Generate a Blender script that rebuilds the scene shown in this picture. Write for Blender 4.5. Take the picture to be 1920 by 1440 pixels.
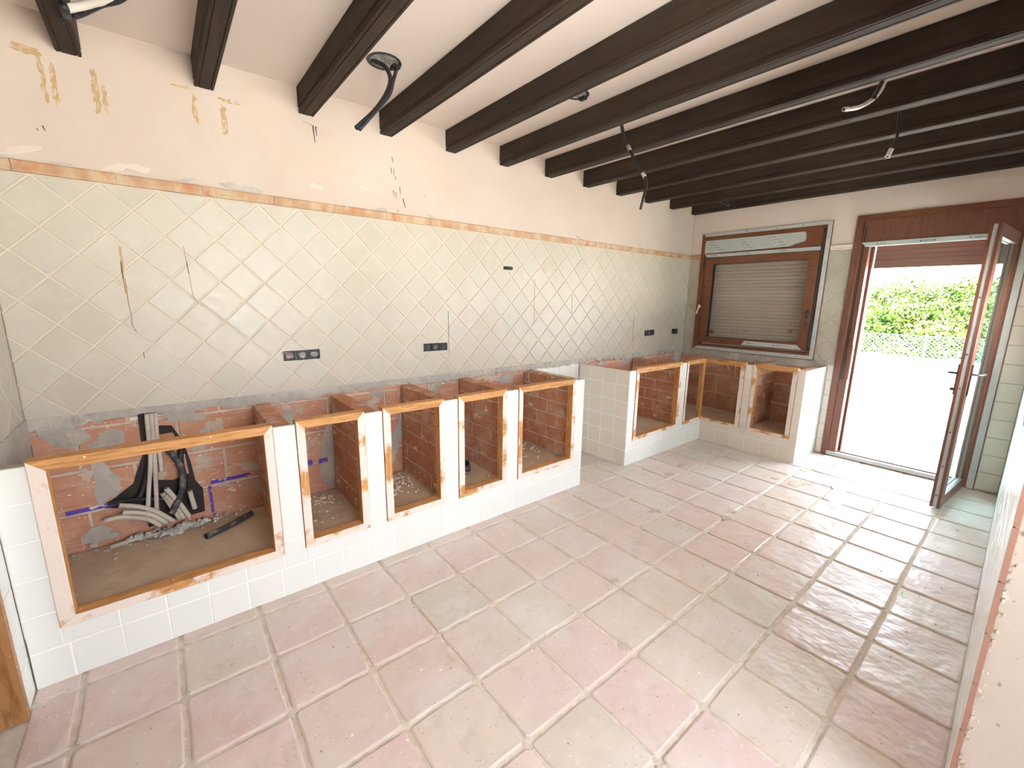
import bpy, math, random
from mathutils import Matrix, Vector
random.seed(11)
for o in list(bpy.data.objects): bpy.data.objects.remove(o)
SC = bpy.context.scene
COL = SC.collection
U = random.uniform

# ------------------------------------------------------------------ camera
CP = Vector((0.38589, -2.92300, 1.54405))
CR = ((0.77747, -0.628784, 0.013039), (-0.111984, -0.158806, -0.980938), (0.618869, 0.76119, -0.193881))
cam_d = bpy.data.cameras.new('camera'); cam = bpy.data.objects.new('camera', cam_d); COL.objects.link(cam)
cam_d.sensor_width = 36.0; cam_d.lens = 36.0 * 801.63 / 1920.0; cam_d.clip_start = 0.01
CAMROWS = CR
r_, d_, f_ = [Vector(v).normalized() for v in CR]
cam.matrix_world = Matrix(((r_.x, -d_.x, -f_.x, CP.x), (r_.y, -d_.y, -f_.y, CP.y), (r_.z, -d_.z, -f_.z, CP.z), (0, 0, 0, 1)))
SC.camera = cam
# ------------------------------------------------------------------ sky, sun, exposure
w = bpy.data.worlds.new('sky'); SC.world = w; w.use_nodes = True
nt = w.node_tree; bg = nt.nodes['Background']
tc = nt.nodes.new('ShaderNodeTexCoord'); sp = nt.nodes.new('ShaderNodeSeparateXYZ'); rp = nt.nodes.new('ShaderNodeValToRGB')
nt.links.new(tc.outputs['Generated'], sp.inputs[0]); nt.links.new(sp.outputs['Z'], rp.inputs[0]); nt.links.new(rp.outputs[0], bg.inputs[0])
rp.color_ramp.elements[0].position = 0.0; rp.color_ramp.elements[0].color = (0.90, 0.955, 1.0, 1)
rp.color_ramp.elements[1].position = 1.0; rp.color_ramp.elements[1].color = (0.52, 0.64, 0.80, 1)
bg.inputs[1].default_value = 6.5
sd = bpy.data.lights.new('sun', 'SUN'); sun = bpy.data.objects.new('sun', sd); COL.objects.link(sun)
sd.energy = 50.0; sd.angle = 0.02; sd.color = (1.0, 0.97, 0.93)
sun.rotation_euler = Vector((0.42, 0.12, -0.87)).to_track_quat('-Z', 'Y').to_euler()
SC.view_settings.view_transform = 'Standard'; SC.view_settings.look = 'None'
SC.view_settings.gamma = 1.0; SC.view_settings.use_curve_mapping = False
SC.view_settings.exposure = 1.48
SC.cycles.max_bounces = 12; SC.cycles.diffuse_bounces = 8; SC.cycles.transparent_max_bounces = 12
SC.cycles.sample_clamp_indirect = 8.0
def portal(loc, rot, sx, sy):
    l = bpy.data.lights.new('daylight_portal', 'AREA'); l.shape = 'RECTANGLE'; l.size = sx; l.size_y = sy
    l.cycles.is_portal = True
    o = bpy.data.objects.new('daylight_portal', l); o.location = loc; o.rotation_euler = rot; COL.objects.link(o)
portal((5.86, -2.2, 1.1), (0, math.radians(90), 0), 2.2, 1.0)
portal((1.3, -4.27, 1.5), (math.radians(90), 0, 0), 1.6, 1.5)
portal((4.3, -3.24, 1.37), (math.radians(90), 0, 0), 2.0, .5)

# ------------------------------------------------------------------ materials
class MT:
    def __init__(s, name, col, rough=.6, spec=.4, metallic=0):
        m = bpy.data.materials.new(name); m.use_nodes = True; s.m = m; s.t = m.node_tree
        s.b = s.t.nodes['Principled BSDF']
        s.b.inputs['Roughness'].default_value = rough; s.b.inputs['Specular IOR Level'].default_value = spec
        s.b.inputs['Metallic'].default_value = metallic
        n = s.t.nodes.new('ShaderNodeRGB'); n.outputs[0].default_value = (*col, 1); s.c = n.outputs[0]
        s.geo = s.t.nodes.new('ShaderNodeNewGeometry').outputs['Position']
        s.fin()
    def fin(s): s.t.links.new(s.c, s.b.inputs['Base Color'])
    def vec(s, sc):
        v = s.t.nodes.new('ShaderNodeVectorMath'); v.operation = 'MULTIPLY'; v.inputs[1].default_value = sc
        s.t.links.new(s.geo, v.inputs[0]); return v.outputs[0]
    def noise(s, scale, detail=4, stretch=None, rough=.6):
        n = s.t.nodes.new('ShaderNodeTexNoise'); n.inputs['Scale'].default_value = scale
        n.inputs['Detail'].default_value = detail; n.inputs['Roughness'].default_value = rough
        s.t.links.new(s.vec(stretch) if stretch else s.geo, n.inputs['Vector']); return n.outputs['Fac']
    def ramp(s, f, lo, hi):
        n = s.t.nodes.new('ShaderNodeMapRange'); n.clamp = True
        n.inputs['From Min'].default_value = lo; n.inputs['From Max'].default_value = hi
        s.t.links.new(f, n.inputs['Value']); return n.outputs[0]
    def mixc(s, f, col):
        n = s.t.nodes.new('ShaderNodeMix'); n.data_type = 'RGBA'
        s.t.links.new(f, n.inputs[0]); s.t.links.new(s.c, n.inputs[6]); n.inputs[7].default_value = (*col, 1)
        s.c = n.outputs[2]; s.fin(); return s
    def layer(s, col, scale, lo, hi, detail=4, stretch=None, rough=.6):
        return s.mixc(s.ramp(s.noise(scale, detail, stretch, rough), lo, hi), col)
    def specks(s, col, scale, r0, stretch=None):
        n = s.t.nodes.new('ShaderNodeTexVoronoi'); n.inputs['Scale'].default_value = scale
        s.t.links.new(s.vec(stretch) if stretch else s.geo, n.inputs['Vector'])
        # keep only some cells: the cell's random colour gates the speck
        g = s.t.nodes.new('ShaderNodeSeparateColor'); s.t.links.new(n.outputs['Color'], g.inputs[0])
        a = s.ramp(n.outputs['Distance'], r0 + .05, r0); b = s.ramp(g.outputs[0], .55, .6)
        k = s.t.nodes.new('ShaderNodeMath'); k.operation = 'MULTIPLY'; s.t.links.new(a, k.inputs[0]); s.t.links.new(b, k.inputs[1])
        return s.mixc(k.outputs[0], col)
    def rnd(s, cols):
        oi = s.t.nodes.new('ShaderNodeObjectInfo'); r = s.t.nodes.new('ShaderNodeValToRGB')
        e = r.color_ramp.elements
        while len(e) < len(cols): e.new(.5)
        for i, c in enumerate(cols): e[i].position = i / (len(cols) - 1); e[i].color = (*c, 1)
        s.t.links.new(oi.outputs['Random'], r.inputs[0]); s.c = r.outputs[0]; s.fin(); return s
    def bump(s, scale, strength, dist=.01, detail=4, stretch=None):
        b = s.t.nodes.new('ShaderNodeBump'); b.inputs['Strength'].default_value = strength; b.inputs['Distance'].default_value = dist
        s.t.links.new(s.noise(scale, detail, stretch), b.inputs['Height'])
        if s.b.inputs['Normal'].is_linked: s.t.links.new(s.b.inputs['Normal'].links[0].from_socket, b.inputs['Normal'])
        s.t.links.new(b.outputs[0], s.b.inputs['Normal']); return s
    def rvar(s, scale, lo, hi):
        n = s.t.nodes.new('ShaderNodeMapRange'); n.inputs['To Min'].default_value = lo; n.inputs['To Max'].default_value = hi
        n.inputs['From Min'].default_value = .35; n.inputs['From Max'].default_value = .65
        s.t.links.new(s.noise(scale, 3), n.inputs['Value']); s.t.links.new(n.outputs[0], s.b.inputs['Roughness']); return s

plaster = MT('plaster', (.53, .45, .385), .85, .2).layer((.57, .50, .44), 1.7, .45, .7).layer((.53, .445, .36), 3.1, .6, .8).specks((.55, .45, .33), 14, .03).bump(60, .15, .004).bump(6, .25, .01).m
plaster_far_lit = MT('plaster_far_lit', (.80, .695, .63), .85, .2).layer((.83, .73, .67), 1.7, .45, .7).bump(60, .15, .004).m  # paler than the other plaster to make up for weak light on this wall
chip_m = MT('old_paint_chip', (.60, .53, .46), .8, .2).m
plaster_jamb = MT('plaster_jamb', (.50, .435, .37), .85, .2).layer((.54, .475, .41), 5, .4, .7).specks((.35, .27, .2), 22, .06).specks((.30, .22, .16), 9, .03, (1, 1.8, 1)).bump(50, .2, .004).m
ceil_m = MT('ceiling_paint', (.80, .72, .66), .9, .1).layer((.77, .69, .63), 1.1, .45, .75).bump(40, .1, .003).m
tile_w = MT('cream_glaze', (.78, .74, .63), .3, .5).rnd([(.45, .415, .335), (.475, .44, .36), (.465, .44, .375), (.485, .435, .365)]).layer((.52, .48, .41), 7, .5, .75).specks((.45, .38, .28), 9, .025).bump(9, .2, .004, 2).rvar(30, .3, .5).m
grout_w = MT('cream_grout', (.575, .525, .43), .8, .2).bump(80, .3, .003).m
tile_s = MT('white_glaze', (.86, .85, .80), .25, .5).rnd([(.77, .785, .75), (.80, .81, .78), (.78, .80, .77)]).bump(10, .15, .003, 2).m
tile_b = MT('beige_shade_glaze', (.70, .65, .57), .3, .5).rnd([(.76, .70, .62), (.80, .74, .66)]).bump(10, .15, .003, 2).m  # shade of the faces turned from the light, put into a beige glaze
grout_s = MT('white_grout', (.90, .90, .87), .8, .2).m
grout_g = MT('grey_joint', (.62, .62, .58), .8, .2).m
biscuit = MT('tile_body', (.36, .20, .15), .9, .1).m
floor_t = MT('terracotta', (.6, .45, .35), .5, .4).rnd([(.65, .57, .49), (.68, .54, .50), (.64, .58, .50), (.69, .565, .53), (.67, .525, .49), (.63, .575, .50)]) \
    .layer((.67, .60, .54), 3.2, .45, .7, 5).layer((.62, .48, .45), 5.0, .60, .9, 4).layer((.74, .69, .67), 2.3, .5, .8, 3).layer((.56, .45, .385), 9, .57, .8, 8).layer((.76, .70, .64), 14, .60, .78, 7).specks((.86, .80, .70), 13, .05).specks((.38, .27, .20), 17, .04).specks((.46, .36, .29), 45, .10).specks((.84, .79, .72), 38, .08).bump(5, .6, .03, 3).bump(45, .2, .003).rvar(4, .30, .5).m
floor_g = MT('sandy_joint', (.66, .58, .49), .95, .1).layer((.76, .69, .60), 20, .4, .6).bump(120, .8, .006).m
beam_m = MT('dark_stained_wood', (.036, .025, .018), .75, .22).layer((.055, .038, .027), 3, .4, .7, 5, (14, 1, 14)).layer((.026, .018, .013), 2, .55, .75).bump(4, .3, .005, 5, (20, 1, 20)).m
def brickmat(n, c1, c2):
    return MT(n, c1, .9, .15).rnd([c1, c2, c1]).layer((.60, .38, .28), 6, .45, .7, 5).layer((.50, .44, .37), 4.5, .58, .66, 6).layer((.78, .72, .63), 7, .64, .67, 5, (1, 1, 2)).layer((.40, .17, .10), 3, .6, .7, 3, (1, 1, 45)).layer((.72, .64, .55), 22, .66, .70, 6, (1, 1, 4)).specks((.86, .80, .70), 38, .13, (1, 1, 2.0)).specks((.88, .82, .72), 17, .10, (1, 1, 2.5)).bump(3, .5, .004, 2, (1, 1, 60)).bump(30, .3, .005).m
brick_m = brickmat('hollow_brick', (.56, .29, .195), (.52, .25, .165))
brick_d = brickmat('partition_brick', (.50, .235, .14), (.45, .205, .12))
mortar = MT('cement_mortar', (.42, .40, .36), .95, .1).layer((.56, .52, .46), 5, .45, .65, 6).layer((.33, .30, .26), 9, .55, .75).bump(35, .9, .01, 6).m
mortar_l = MT('pale_mortar', (.58, .47, .37), .95, .1).layer((.70, .62, .52), 8, .45, .65, 6).bump(35, .7, .008, 6).m
slab_m = MT('dusty_screed', (.50, .38, .27), .95, .1).layer((.60, .48, .36), 3, .45, .7).layer((.42, .32, .23), 7, .55, .75).specks((.75, .68, .56), 25, .06).bump(12, .4, .006, 6).m
def woodmat(n, st, base=(.60, .31, .115), paint=None, lo=.5, hi=.53):
    a = MT(n, base, .6, .3).layer((.42, .19, .06), 5, .45, .62, 4, st).layer((.72, .42, .18), 7, .55, .7, 3, st)
    if paint: a.layer(paint, 5.0, lo, hi, 6).layer((.74, .55, .42), 9, .62, .66, 5)
    a.specks((.86, .82, .74), 30, .09)
    return a.bump(6, .25, .003, 3, st).m
SX, SZ, SY = (1.5, 14, 22), (22, 14, 1.5), (22, 1.5, 14)
wood = {'x': woodmat('pine_along', SX), 'z': woodmat('pine_upright', SZ), 'y': woodmat('pine_across', SY)}
wpaint = {'x': woodmat('pine_along_flaked_paint', SX, paint=(.80, .70, .62), lo=.40, hi=.46), 'z': woodmat('pine_upright_flaked_paint', SZ, paint=(.80, .70, .62), lo=.40, hi=.47), 'y': woodmat('pine_across_flaked_paint', SY, paint=(.80, .68, .58), lo=.42, hi=.48)}
wdusty = MT('dusty_wood_top', (.52, .36, .26), .8, .2).layer((.62, .50, .40), 9, .4, .7).layer((.50, .24, .10), 6, .6, .7).m
jambwood = MT('varnished_door_lining', (.42, .21, .08), .4, .5).layer((.26, .11, .035), 4, .5, .65, 5, (10, 10, 1.5)).layer((.60, .36, .16), 8, .6, .72).specks((.8, .74, .66), 26, .08).m
crown_m = MT('terracotta_moulding', (.43, .27, .16), .5, .4).layer((.50, .38, .25), 5, .42, .6, 3, (2, 1, 1)).layer((.46, .20, .10), 4, .55, .68, 4, (2.5, 1, 1)).layer((.62, .53, .43), 5, .64, .72, 3).m
crown_p = MT('pale_moulding', (.76, .66, .56), .5, .4).m
lam = MT('brown_laminate', (.19, .068, .030), .4, .5).layer((.15, .05, .024), 4, .45, .65, 4, (1, 2, 16)).m
lam_d = MT('brown_laminate_door', (.20, .078, .050), .4, .5).layer((.16, .058, .037), 4, .45, .65, 4, (8, 8, 1)).m
dark = MT('dark_recess', (.03, .022, .02), .6, .3).m  # near-black for shade in gaps, hollows and tube mouths; also glazing beads
film = MT('protective_film', (.50, .54, .54), .35, .5).layer((.56, .58, .57), 8, .45, .6).m
ink = MT('film_ink', (.10, .15, .24), .6, .3).m
ink_l = MT('film_pale_ink', (.42, .48, .50), .6, .3).m
ink_r = MT('film_red_ink', (.55, .18, .16), .6, .3).m
slat_m = MT('blind_slat', (.6, .5, .42), .6, .3).rnd([(.64, .52, .44), (.68, .57, .49), (.62, .50, .43)]).layer((.46, .24, .18), 2.2, .60, .72, 4, (1, 1, 3)).m
slat_d = MT('blind_slat_brown', (.22, .12, .09), .5, .4).m
black = MT('black_plastic', (.018, .018, .02), .45, .4).layer((.06, .057, .054), 30, .60, .68).m
black_d = MT('dusty_black_tube', (.05, .05, .05), .6, .3).layer((.22, .20, .18), 14, .5, .66).m
conduit = MT('grey_conduit', (.56, .51, .44), .6, .3).layer((.40, .36, .30), 12, .5, .7).m
white_p = MT('white_plastic', (.78, .76, .70), .4, .4).layer((.55, .5, .42), 14, .6, .7).m
steel = MT('dull_metal', (.30, .29, .28), .35, .5, .8).m
handle_c = MT('cream_handle', (.80, .68, .50), .4, .4).m
handle_d = MT('dark_handle', (.05, .035, .03), .35, .5).m
box_g = MT('dusty_grey_box', (.20, .20, .20), .7, .3).layer((.42, .41, .39), 22, .45, .62).m
purple = MT('violet_marking', (.13, .07, .42), .8, .2).layer((.70, .66, .62), 18, .55, .62, 5).m
glue = MT('yellow_adhesive', (.42, .31, .16), .9, .1).layer((.50, .41, .28), 30, .5, .6).m
rust = MT('brown_stain', (.30, .16, .07), .8, .2).m
soot = MT('black_mark', (.06, .05, .045), .9, .1).m
puddle = MT('dried_glue', (.56, .42, .34), .5, .4).layer((.64, .50, .42), 12, .5, .6).m
gloss_p = MT('pale_wet_film', (.66, .64, .66), .12, .5).m
rubble_m = MT('cement_rubble', (.58, .56, .52), .95, .1).layer((.42, .40, .37), 20, .5, .6).m
earth = MT('pale_dry_earth', (.68, .66, .61), .95, .1).layer((.60, .57, .50), .6, .45, .65).bump(3, .5, .05).m
paving = MT('pale_paving', (.78, .75, .70), .8, .2).layer((.70, .66, .6), 3, .4, .7).m
leafm = MT('foliage', (.045, .085, .012), .6, .2).layer((.09, .12, .022), .8, .42, .6).layer((.022, .055, .010), 1.7, .52, .66).m
leafm.node_tree.nodes['Principled BSDF'].inputs['Transmission Weight'].default_value = 0
bark = MT('bark', (.16, .11, .07), .9, .1).m
galv = MT('green_wire', (.05, .09, .09), .5, .4).m
render_w = MT('outside_render', (.75, .72, .66), .9, .1).m
def glassmat(n, tint, g=.08):
    m = bpy.data.materials.new(n); m.use_nodes = True; t = m.node_tree; t.nodes.clear()
    o = t.nodes.new('ShaderNodeOutputMaterial'); a = t.nodes.new('ShaderNodeBsdfTransparent'); a.inputs[0].default_value = (*tint, 1)
    b = t.nodes.new('ShaderNodeBsdfGlossy'); b.inputs['Roughness'].default_value = .03
    f = t.nodes.new('ShaderNodeFresnel'); f.inputs[0].default_value = 1.5; x = t.nodes.new('ShaderNodeMixShader')
    gb = t.nodes.new('ShaderNodeNewGeometry'); mm = t.nodes.new('ShaderNodeMath'); mm.operation = 'SUBTRACT'; mm.use_clamp = True
    t.links.new(f.outputs[0], mm.inputs[0]); t.links.new(gb.outputs['Backfacing'], mm.inputs[1]); t.links.new(mm.outputs[0], x.inputs[0]); t.links.new(a.outputs[0], x.inputs[1]); t.links.new(b.outputs[0], x.inputs[2]); t.links.new(x.outputs[0], o.inputs[0])
    return m
dirt_m = MT('floor_dirt', (.54, .44, .37), .8, .2).layer((.62, .52, .45), 40, .45, .6).m
glass = glassmat('window_glass', (.90, .91, .90)); glass_c = glassmat('door_glass', (.80, .95, .94))

# ------------------------------------------------------------------ mesh helpers
class Plane:
    def __init__(s, o, u, v):
        s.o = Vector(o); s.u = Vector(u).normalized(); s.v = Vector(v).normalized(); s.n = s.u.cross(s.v)
    def at(s, a, b, c=0): return s.o + a * s.u + b * s.v + c * s.n
class MB:
    def __init__(s): s.v = []; s.f = []; s.m = []
    def add(s, vs, fs, mi=0):
        k = len(s.v); s.v += [tuple(v) for v in vs]
        for i, f in enumerate(fs):
            s.f.append([k + j for j in f]); s.m.append(mi[i] if isinstance(mi, (list, tuple)) else mi)
        return s
    def box(s, x0, x1, y0, y1, z0, z1, mi=0):
        return s.add([(x0, y0, z0), (x1, y0, z0), (x1, y1, z0), (x0, y1, z0), (x0, y0, z1), (x1, y0, z1), (x1, y1, z1), (x0, y1, z1)],
                     [(3, 2, 1, 0), (4, 5, 6, 7), (0, 1, 5, 4), (1, 2, 6, 5), (2, 3, 7, 6), (3, 0, 4, 7)], mi)
    def prism(s, P, poly, c0, c1, ch=0, mi=0, top=None, back=True):
        n = len(poly); top = mi if top is None else top
        if ch:
            ins = inset(poly, ch) or poly
            vs = [P.at(a, b, c0) for a, b in poly] + [P.at(a, b, c1 - ch * .6) for a, b in poly] + [P.at(a, b, c1) for a, b in ins]
            fs = []; ms = []
            for i in range(n):
                j = (i + 1) % n; fs += [(i, j, n + j, n + i), (n + i, n + j, 2 * n + j, 2 * n + i)]; ms += [mi, top]
            fs.append(tuple(range(2 * n, 3 * n))); ms.append(top)
        else:
            vs = [P.at(a, b, c0) for a, b in poly] + [P.at(a, b, c1) for a, b in poly]
            fs = [(i, (i + 1) % n, n + (i + 1) % n, n + i) for i in range(n)]; ms = [mi] * n
            fs.append(tuple(range(n, 2 * n))); ms.append(top)
        if back: fs.append(tuple(range(n - 1, -1, -1))); ms.append(mi)
        return s.add(vs, fs, ms)
    def tube(s, pts, r, n=8, mi=0, cap=True, hollow=0):
        pts = [Vector(p) for p in pts]; k = len(pts); rs = r if isinstance(r, (list, tuple)) else [r] * k
        vs = []; prev = None
        for i, p in enumerate(pts):
            t = (pts[min(i + 1, k - 1)] - pts[max(i - 1, 0)]).normalized()
            if prev is None: a = t.orthogonal().normalized()
            else: a = (prev - t * prev.dot(t)).normalized()
            prev = a; b = t.cross(a)
            vs += [p + rs[i] * (math.cos(q) * a + math.sin(q) * b) for q in [2 * math.pi * j / n for j in range(n)]]
        fs = [(i * n + j, i * n + (j + 1) % n, (i + 1) * n + (j + 1) % n, (i + 1) * n + j) for i in range(k - 1) for j in range(n)]
        ms = [mi] * len(fs)
        if hollow:
            for e, d in ((0, 1), (k - 1, -1)):
                t = (pts[e + d] - pts[e]).normalized(); base = len(vs)
                rim = vs[e * n:(e + 1) * n]
                vs += [pts[e] + (v - pts[e]) * hollow for v in rim] + [pts[e] + (v - pts[e]) * hollow + t * rs[e] * 2 for v in rim]
                for j in range(n):
                    j2 = (j + 1) % n
                    fs += [(e * n + j, e * n + j2, base + j2, base + j), (base + j, base + j2, base + n + j2, base + n + j)]; ms += [mi, 1]
                fs.append(tuple(base + n + j for j in range(n))); ms.append(1)
        elif cap:
            fs += [tuple(range(n - 1, -1, -1)), tuple(range((k - 1) * n, k * n))]; ms += [mi, mi]
        return s.add(vs, fs, ms)
    def disc(s, P, a, b, r, c, n=12, mi=0):
        return s.prism(P, [(a + r * math.cos(2 * math.pi * i / n), b + r * math.sin(2 * math.pi * i / n)) for i in range(n)], 0, c, 0, mi)
WP = {}
def wpos(o): return WP.get(o.name, Vector((0, 0, 0))) if o else Vector((0, 0, 0))
def place(name, me, parent=None, wl=(0, 0, 0), rot=None):
    o = bpy.data.objects.new(name, me); COL.objects.link(o); wl = Vector(wl)
    if parent: o.parent = parent
    o.location = wl - wpos(parent); WP[o.name] = wl
    if rot: o.rotation_euler = rot
    return o
def mesh(mb, name, mats, c, smooth=False):
    me = bpy.data.meshes.new(name); c = Vector(c)
    me.from_pydata([tuple(Vector(v) - c) for v in mb.v], [], mb.f); me.update()
    for m in (mats if isinstance(mats, (list, tuple)) else [mats]): me.materials.append(m)
    for p, i in zip(me.polygons, mb.m): p.material_index = i; p.use_smooth = smooth
    return me
def obj(name, mb, mats, parent=None, smooth=False, origin=None):
    xs, ys, zs = zip(*mb.v)
    c = Vector(origin) if origin else Vector(((min(xs) + max(xs)) / 2, (min(ys) + max(ys)) / 2, (min(zs) + max(zs)) / 2))
    return place(name, mesh(mb, name, mats, c, smooth), parent, c)
def empty(name, loc): return place(name, None, None, loc)
def tag(o, label=None, cat=None, group=None, kind=None):
    if label: o['label'] = label
    if cat: o['category'] = cat
    if group: o['group'] = group
    if kind: o['kind'] = kind
    return o
def area(p): return sum(p[i][0] * p[(i + 1) % len(p)][1] - p[(i + 1) % len(p)][0] * p[i][1] for i in range(len(p))) / 2
def clip1(p, nx, ny, d):  # keep nx*x+ny*y<=d
    out = []
    for i in range(len(p)):
        a, b = p[i], p[(i + 1) % len(p)]; fa = nx * a[0] + ny * a[1] - d; fb = nx * b[0] + ny * b[1] - d
        if fa <= 0: out.append(a)
        if (fa < 0 < fb) or (fb < 0 < fa):
            t = fa / (fa - fb); out.append((a[0] + t * (b[0] - a[0]), a[1] + t * (b[1] - a[1])))
    r = []
    for q in out:
        if not r or math.dist(q, r[-1]) > 1e-5: r.append(q)
    if len(r) > 1 and math.dist(r[0], r[-1]) < 1e-5: r.pop()
    return r
def rect(a0, a1, b0, b1): return [(a0, b0), (a1, b0), (a1, b1), (a0, b1)]
def cliprect(p, a0, a1, b0, b1):
    for q in ((-1, 0, -a0), (1, 0, a1), (0, -1, -b0), (0, 1, b1)):
        if len(p) < 3: return []
        p = clip1(p, *q)
    return p
def inset(p, d):
    q = list(p); n = len(p)
    out = []
    for i in range(n):
        a, b, c = p[i - 1], p[i], p[(i + 1) % n]
        e1 = Vector((b[0] - a[0], b[1] - a[1])); e2 = Vector((c[0] - b[0], c[1] - b[1]))
        if e1.length < 1e-7 or e2.length < 1e-7: return None
        e1.normalize(); e2.normalize(); n1 = Vector((-e1.y, e1.x)); n2 = Vector((-e2.y, e2.x))
        k = 1 + n1.dot(n2)
        if k < .15: return None
        m = (n1 + n2) / k; out.append((b[0] + m.x * d, b[1] + m.y * d))
    if area(out) <= 0: return None
    for i in range(n):
        j = (i + 1) % n
        if (out[j][0] - out[i][0]) * (p[j][0] - p[i][0]) + (out[j][1] - out[i][1]) * (p[j][1] - p[i][1]) < 0: return None
    return out
CACHE = {}
def tile(P, key, poly, c0, c1, ch, mats, parent, name='tile', top=0, mi=1, jit=.0006, rj=0):
    n = len(poly); ca = sum(p[0] for p in poly) / n; cb = sum(p[1] for p in poly) / n
    rel = [(round(p[0] - ca, 4), round(p[1] - cb, 4)) for p in poly]
    k = (key, name, tuple(rel), c0, c1, ch, tuple(m.name for m in mats))
    o = P.at(ca, cb, 0)
    if k not in CACHE:
        b = MB(); Q = Plane((0, 0, 0), P.u, P.v); b.prism(Q, rel, c0, c1, ch, mi, top, back=False); CACHE[k] = mesh(b, name, mats, (0, 0, 0))
    ob = place(name, CACHE[k], parent, o + P.n * U(-jit, jit))
    if rj: ob.rotation_euler = tuple(P.u * U(-rj, rj) + P.v * U(-rj, rj))
    return ob
def diamonds(P, key, a0, a1, b0, b1, ax, bz, d, parent, mats, g=.0052, holes=()):
    """diamonds with vertices at (ax + k d, bz - j d/2)"""
    k0 = int(math.floor((a0 - ax) / d)) - 1; k1 = int(math.ceil((a1 - ax) / d)) + 1
    nj = int((b1 - b0) / (d / 2)) + 3
    for j in range(-1, nj):
        cb = bz - j * d / 2
        for k in range(k0, k1 + 1):
            ca = ax + k * d + (0 if j % 2 else d / 2)
            h = d / 2 - g * 1.414
            p = cliprect([(ca + h, cb), (ca, cb + h), (ca - h, cb), (ca, cb - h)], a0 + .002, a1 - .002, b0 + .002, b1 - .002)
            if len(p) >= 3 and area(p) > .00035: tile(P, key, p, -.008, 0, .0018, mats, parent, jit=.0005, rj=.003)
def squares(P, key, as_, bs, parent, mats, g=.0028, c0=-.008, skip=None):
    for i in range(len(as_) - 1):
        for j in range(len(bs) - 1):
            if skip and skip(as_[i], as_[i + 1], bs[j], bs[j + 1]): continue
            if as_[i + 1] - as_[i] < .012 or bs[j + 1] - bs[j] < .012: continue
            tile(P, key, rect(as_[i] + g, as_[i + 1] - g, bs[j] + g, bs[j + 1] - g), c0, 0, .0018, mats, parent, rj=.003)
def steps(a, b, p, off=0, tol=.03):
    r = [a]; x = a + off
    while x < b - tol:
        if x > a + tol: r.append(x)
        x += p
    r.append(b); return r
def bricks(P, key, a0, a1, b0, b1, L, H, joint, c0, c1, mats, parent, off=0, first=0, name='brick'):
    b = b0; r = first
    while b < b1 - .02:
        a = a0 - (L * .5 if r % 2 else 0) - off
        top = min(b + H, b1)
        while a < a1 - .02:
            p = cliprect(rect(a + joint / 2, a + L - joint / 2, b + joint / 2, top - joint / 2 if top < b1 else b1), a0, a1, b0, b1)
            if len(p) >= 3 and area(p) > .0006: tile(P, key, p, c0, c1, .003, mats, parent, name, 0, 0, jit=.002)
            a += L
        b += H; r += 1

FRONT = lambda y: Plane((0, y, 0), (1, 0, 0), (0, 0, 1))      # faces -y, a = x
LEFTF = lambda x: Plane((x, 0, 0), (0, -1, 0), (0, 0, 1))     # faces -x, a = -y
RIGHTF = lambda x: Plane((x, 0, 0), (0, 1, 0), (0, 0, 1))     # faces +x, a = y
FLOOR = Plane((0, 0, 0), (1, 0, 0), (0, 1, 0))
L = 5.63; XL = -.167; YB = -4.2; CZ = 2.73; TD = .219; TZ = 2.059; MZ = .958

# ------------------------------------------------------------------ floor
fl = tag(obj('floor', MB().box(-1.6, L + .25, -3.2, .25, -.20, -.0065).box(-1.6, 2.4, YB, -3.2, -.20, -.0065), floor_g, origin=(0, 0, 0)), kind='structure')
GX, GY, FX, FY = .3138, .3197, -.0272, -.7245
for i in range(-1, 19):
    for j in range(-3, 9):
        x0 = FX + i * GX; y1 = FY - j * GY; x1 = x0 + GX; y0 = y1 - GY
        if j >= 7 and i > 6: continue
        if j < -1 and not (9 <= i <= 12): continue
        g = .0085; jx = lambda: U(-.003, .003)
        A0, A1, B0, B1 = x0 + g, x1 - g, y0 + g, y1 - g
        A0 = max(A0, XL + .003) if y1 > -.78 or y0 < -1.75 else A0; A1 = min(A1, L - .004); B1 = min(B1, -.003)
        if i > 5: B0 = max(B0, -2.95 + (x0 - 1.98) * .0137)
        if A1 - A0 < .03 or B1 - B0 < .03: continue
        cx, cy = (A0 + A1) / 2, (B0 + B1) / 2; hx, hy = (A1 - A0) / 2, (B1 - B0) / 2
        cr = .012
        poly = [(-hx + cr, -hy), (0, -hy + U(-.002, .002)), (hx - cr, -hy), (hx, -hy + cr), (hx + U(-.002, .002), 0), (hx, hy - cr), (hx - cr, hy), (0, hy + U(-.002, .002)), (-hx + cr, hy), (-hx, hy - cr), (-hx + U(-.002, .002), 0), (-hx, -hy + cr)]
        poly = [(a + jx() * .6, b + jx() * .6) for a, b in poly]
        i2 = inset(poly, .007); i3 = inset(poly, .05)
        vs = [(a, b, -.012) for a, b in poly] + [(a, b, -.003) for a, b in poly] + [(a, b, U(-.0002, .0006)) for a, b in (i2 or poly)]
        n = 12; fs = []
        for k in range(n):
            l = (k + 1) % n; fs += [(k, l, n + l, n + k), (n + k, n + l, 2 * n + l, 2 * n + k)]
        fs.append(tuple(range(2 * n, 3 * n)))
        b = MB().add(vs, fs); me = mesh(b, 'tile', floor_t, (0, 0, 0))
        o = place('tile', me, fl, (cx, cy, U(-.0012, .0008))); o.rotation_euler = (U(-.004, .004), U(-.004, .004), U(-.006, .006))
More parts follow.
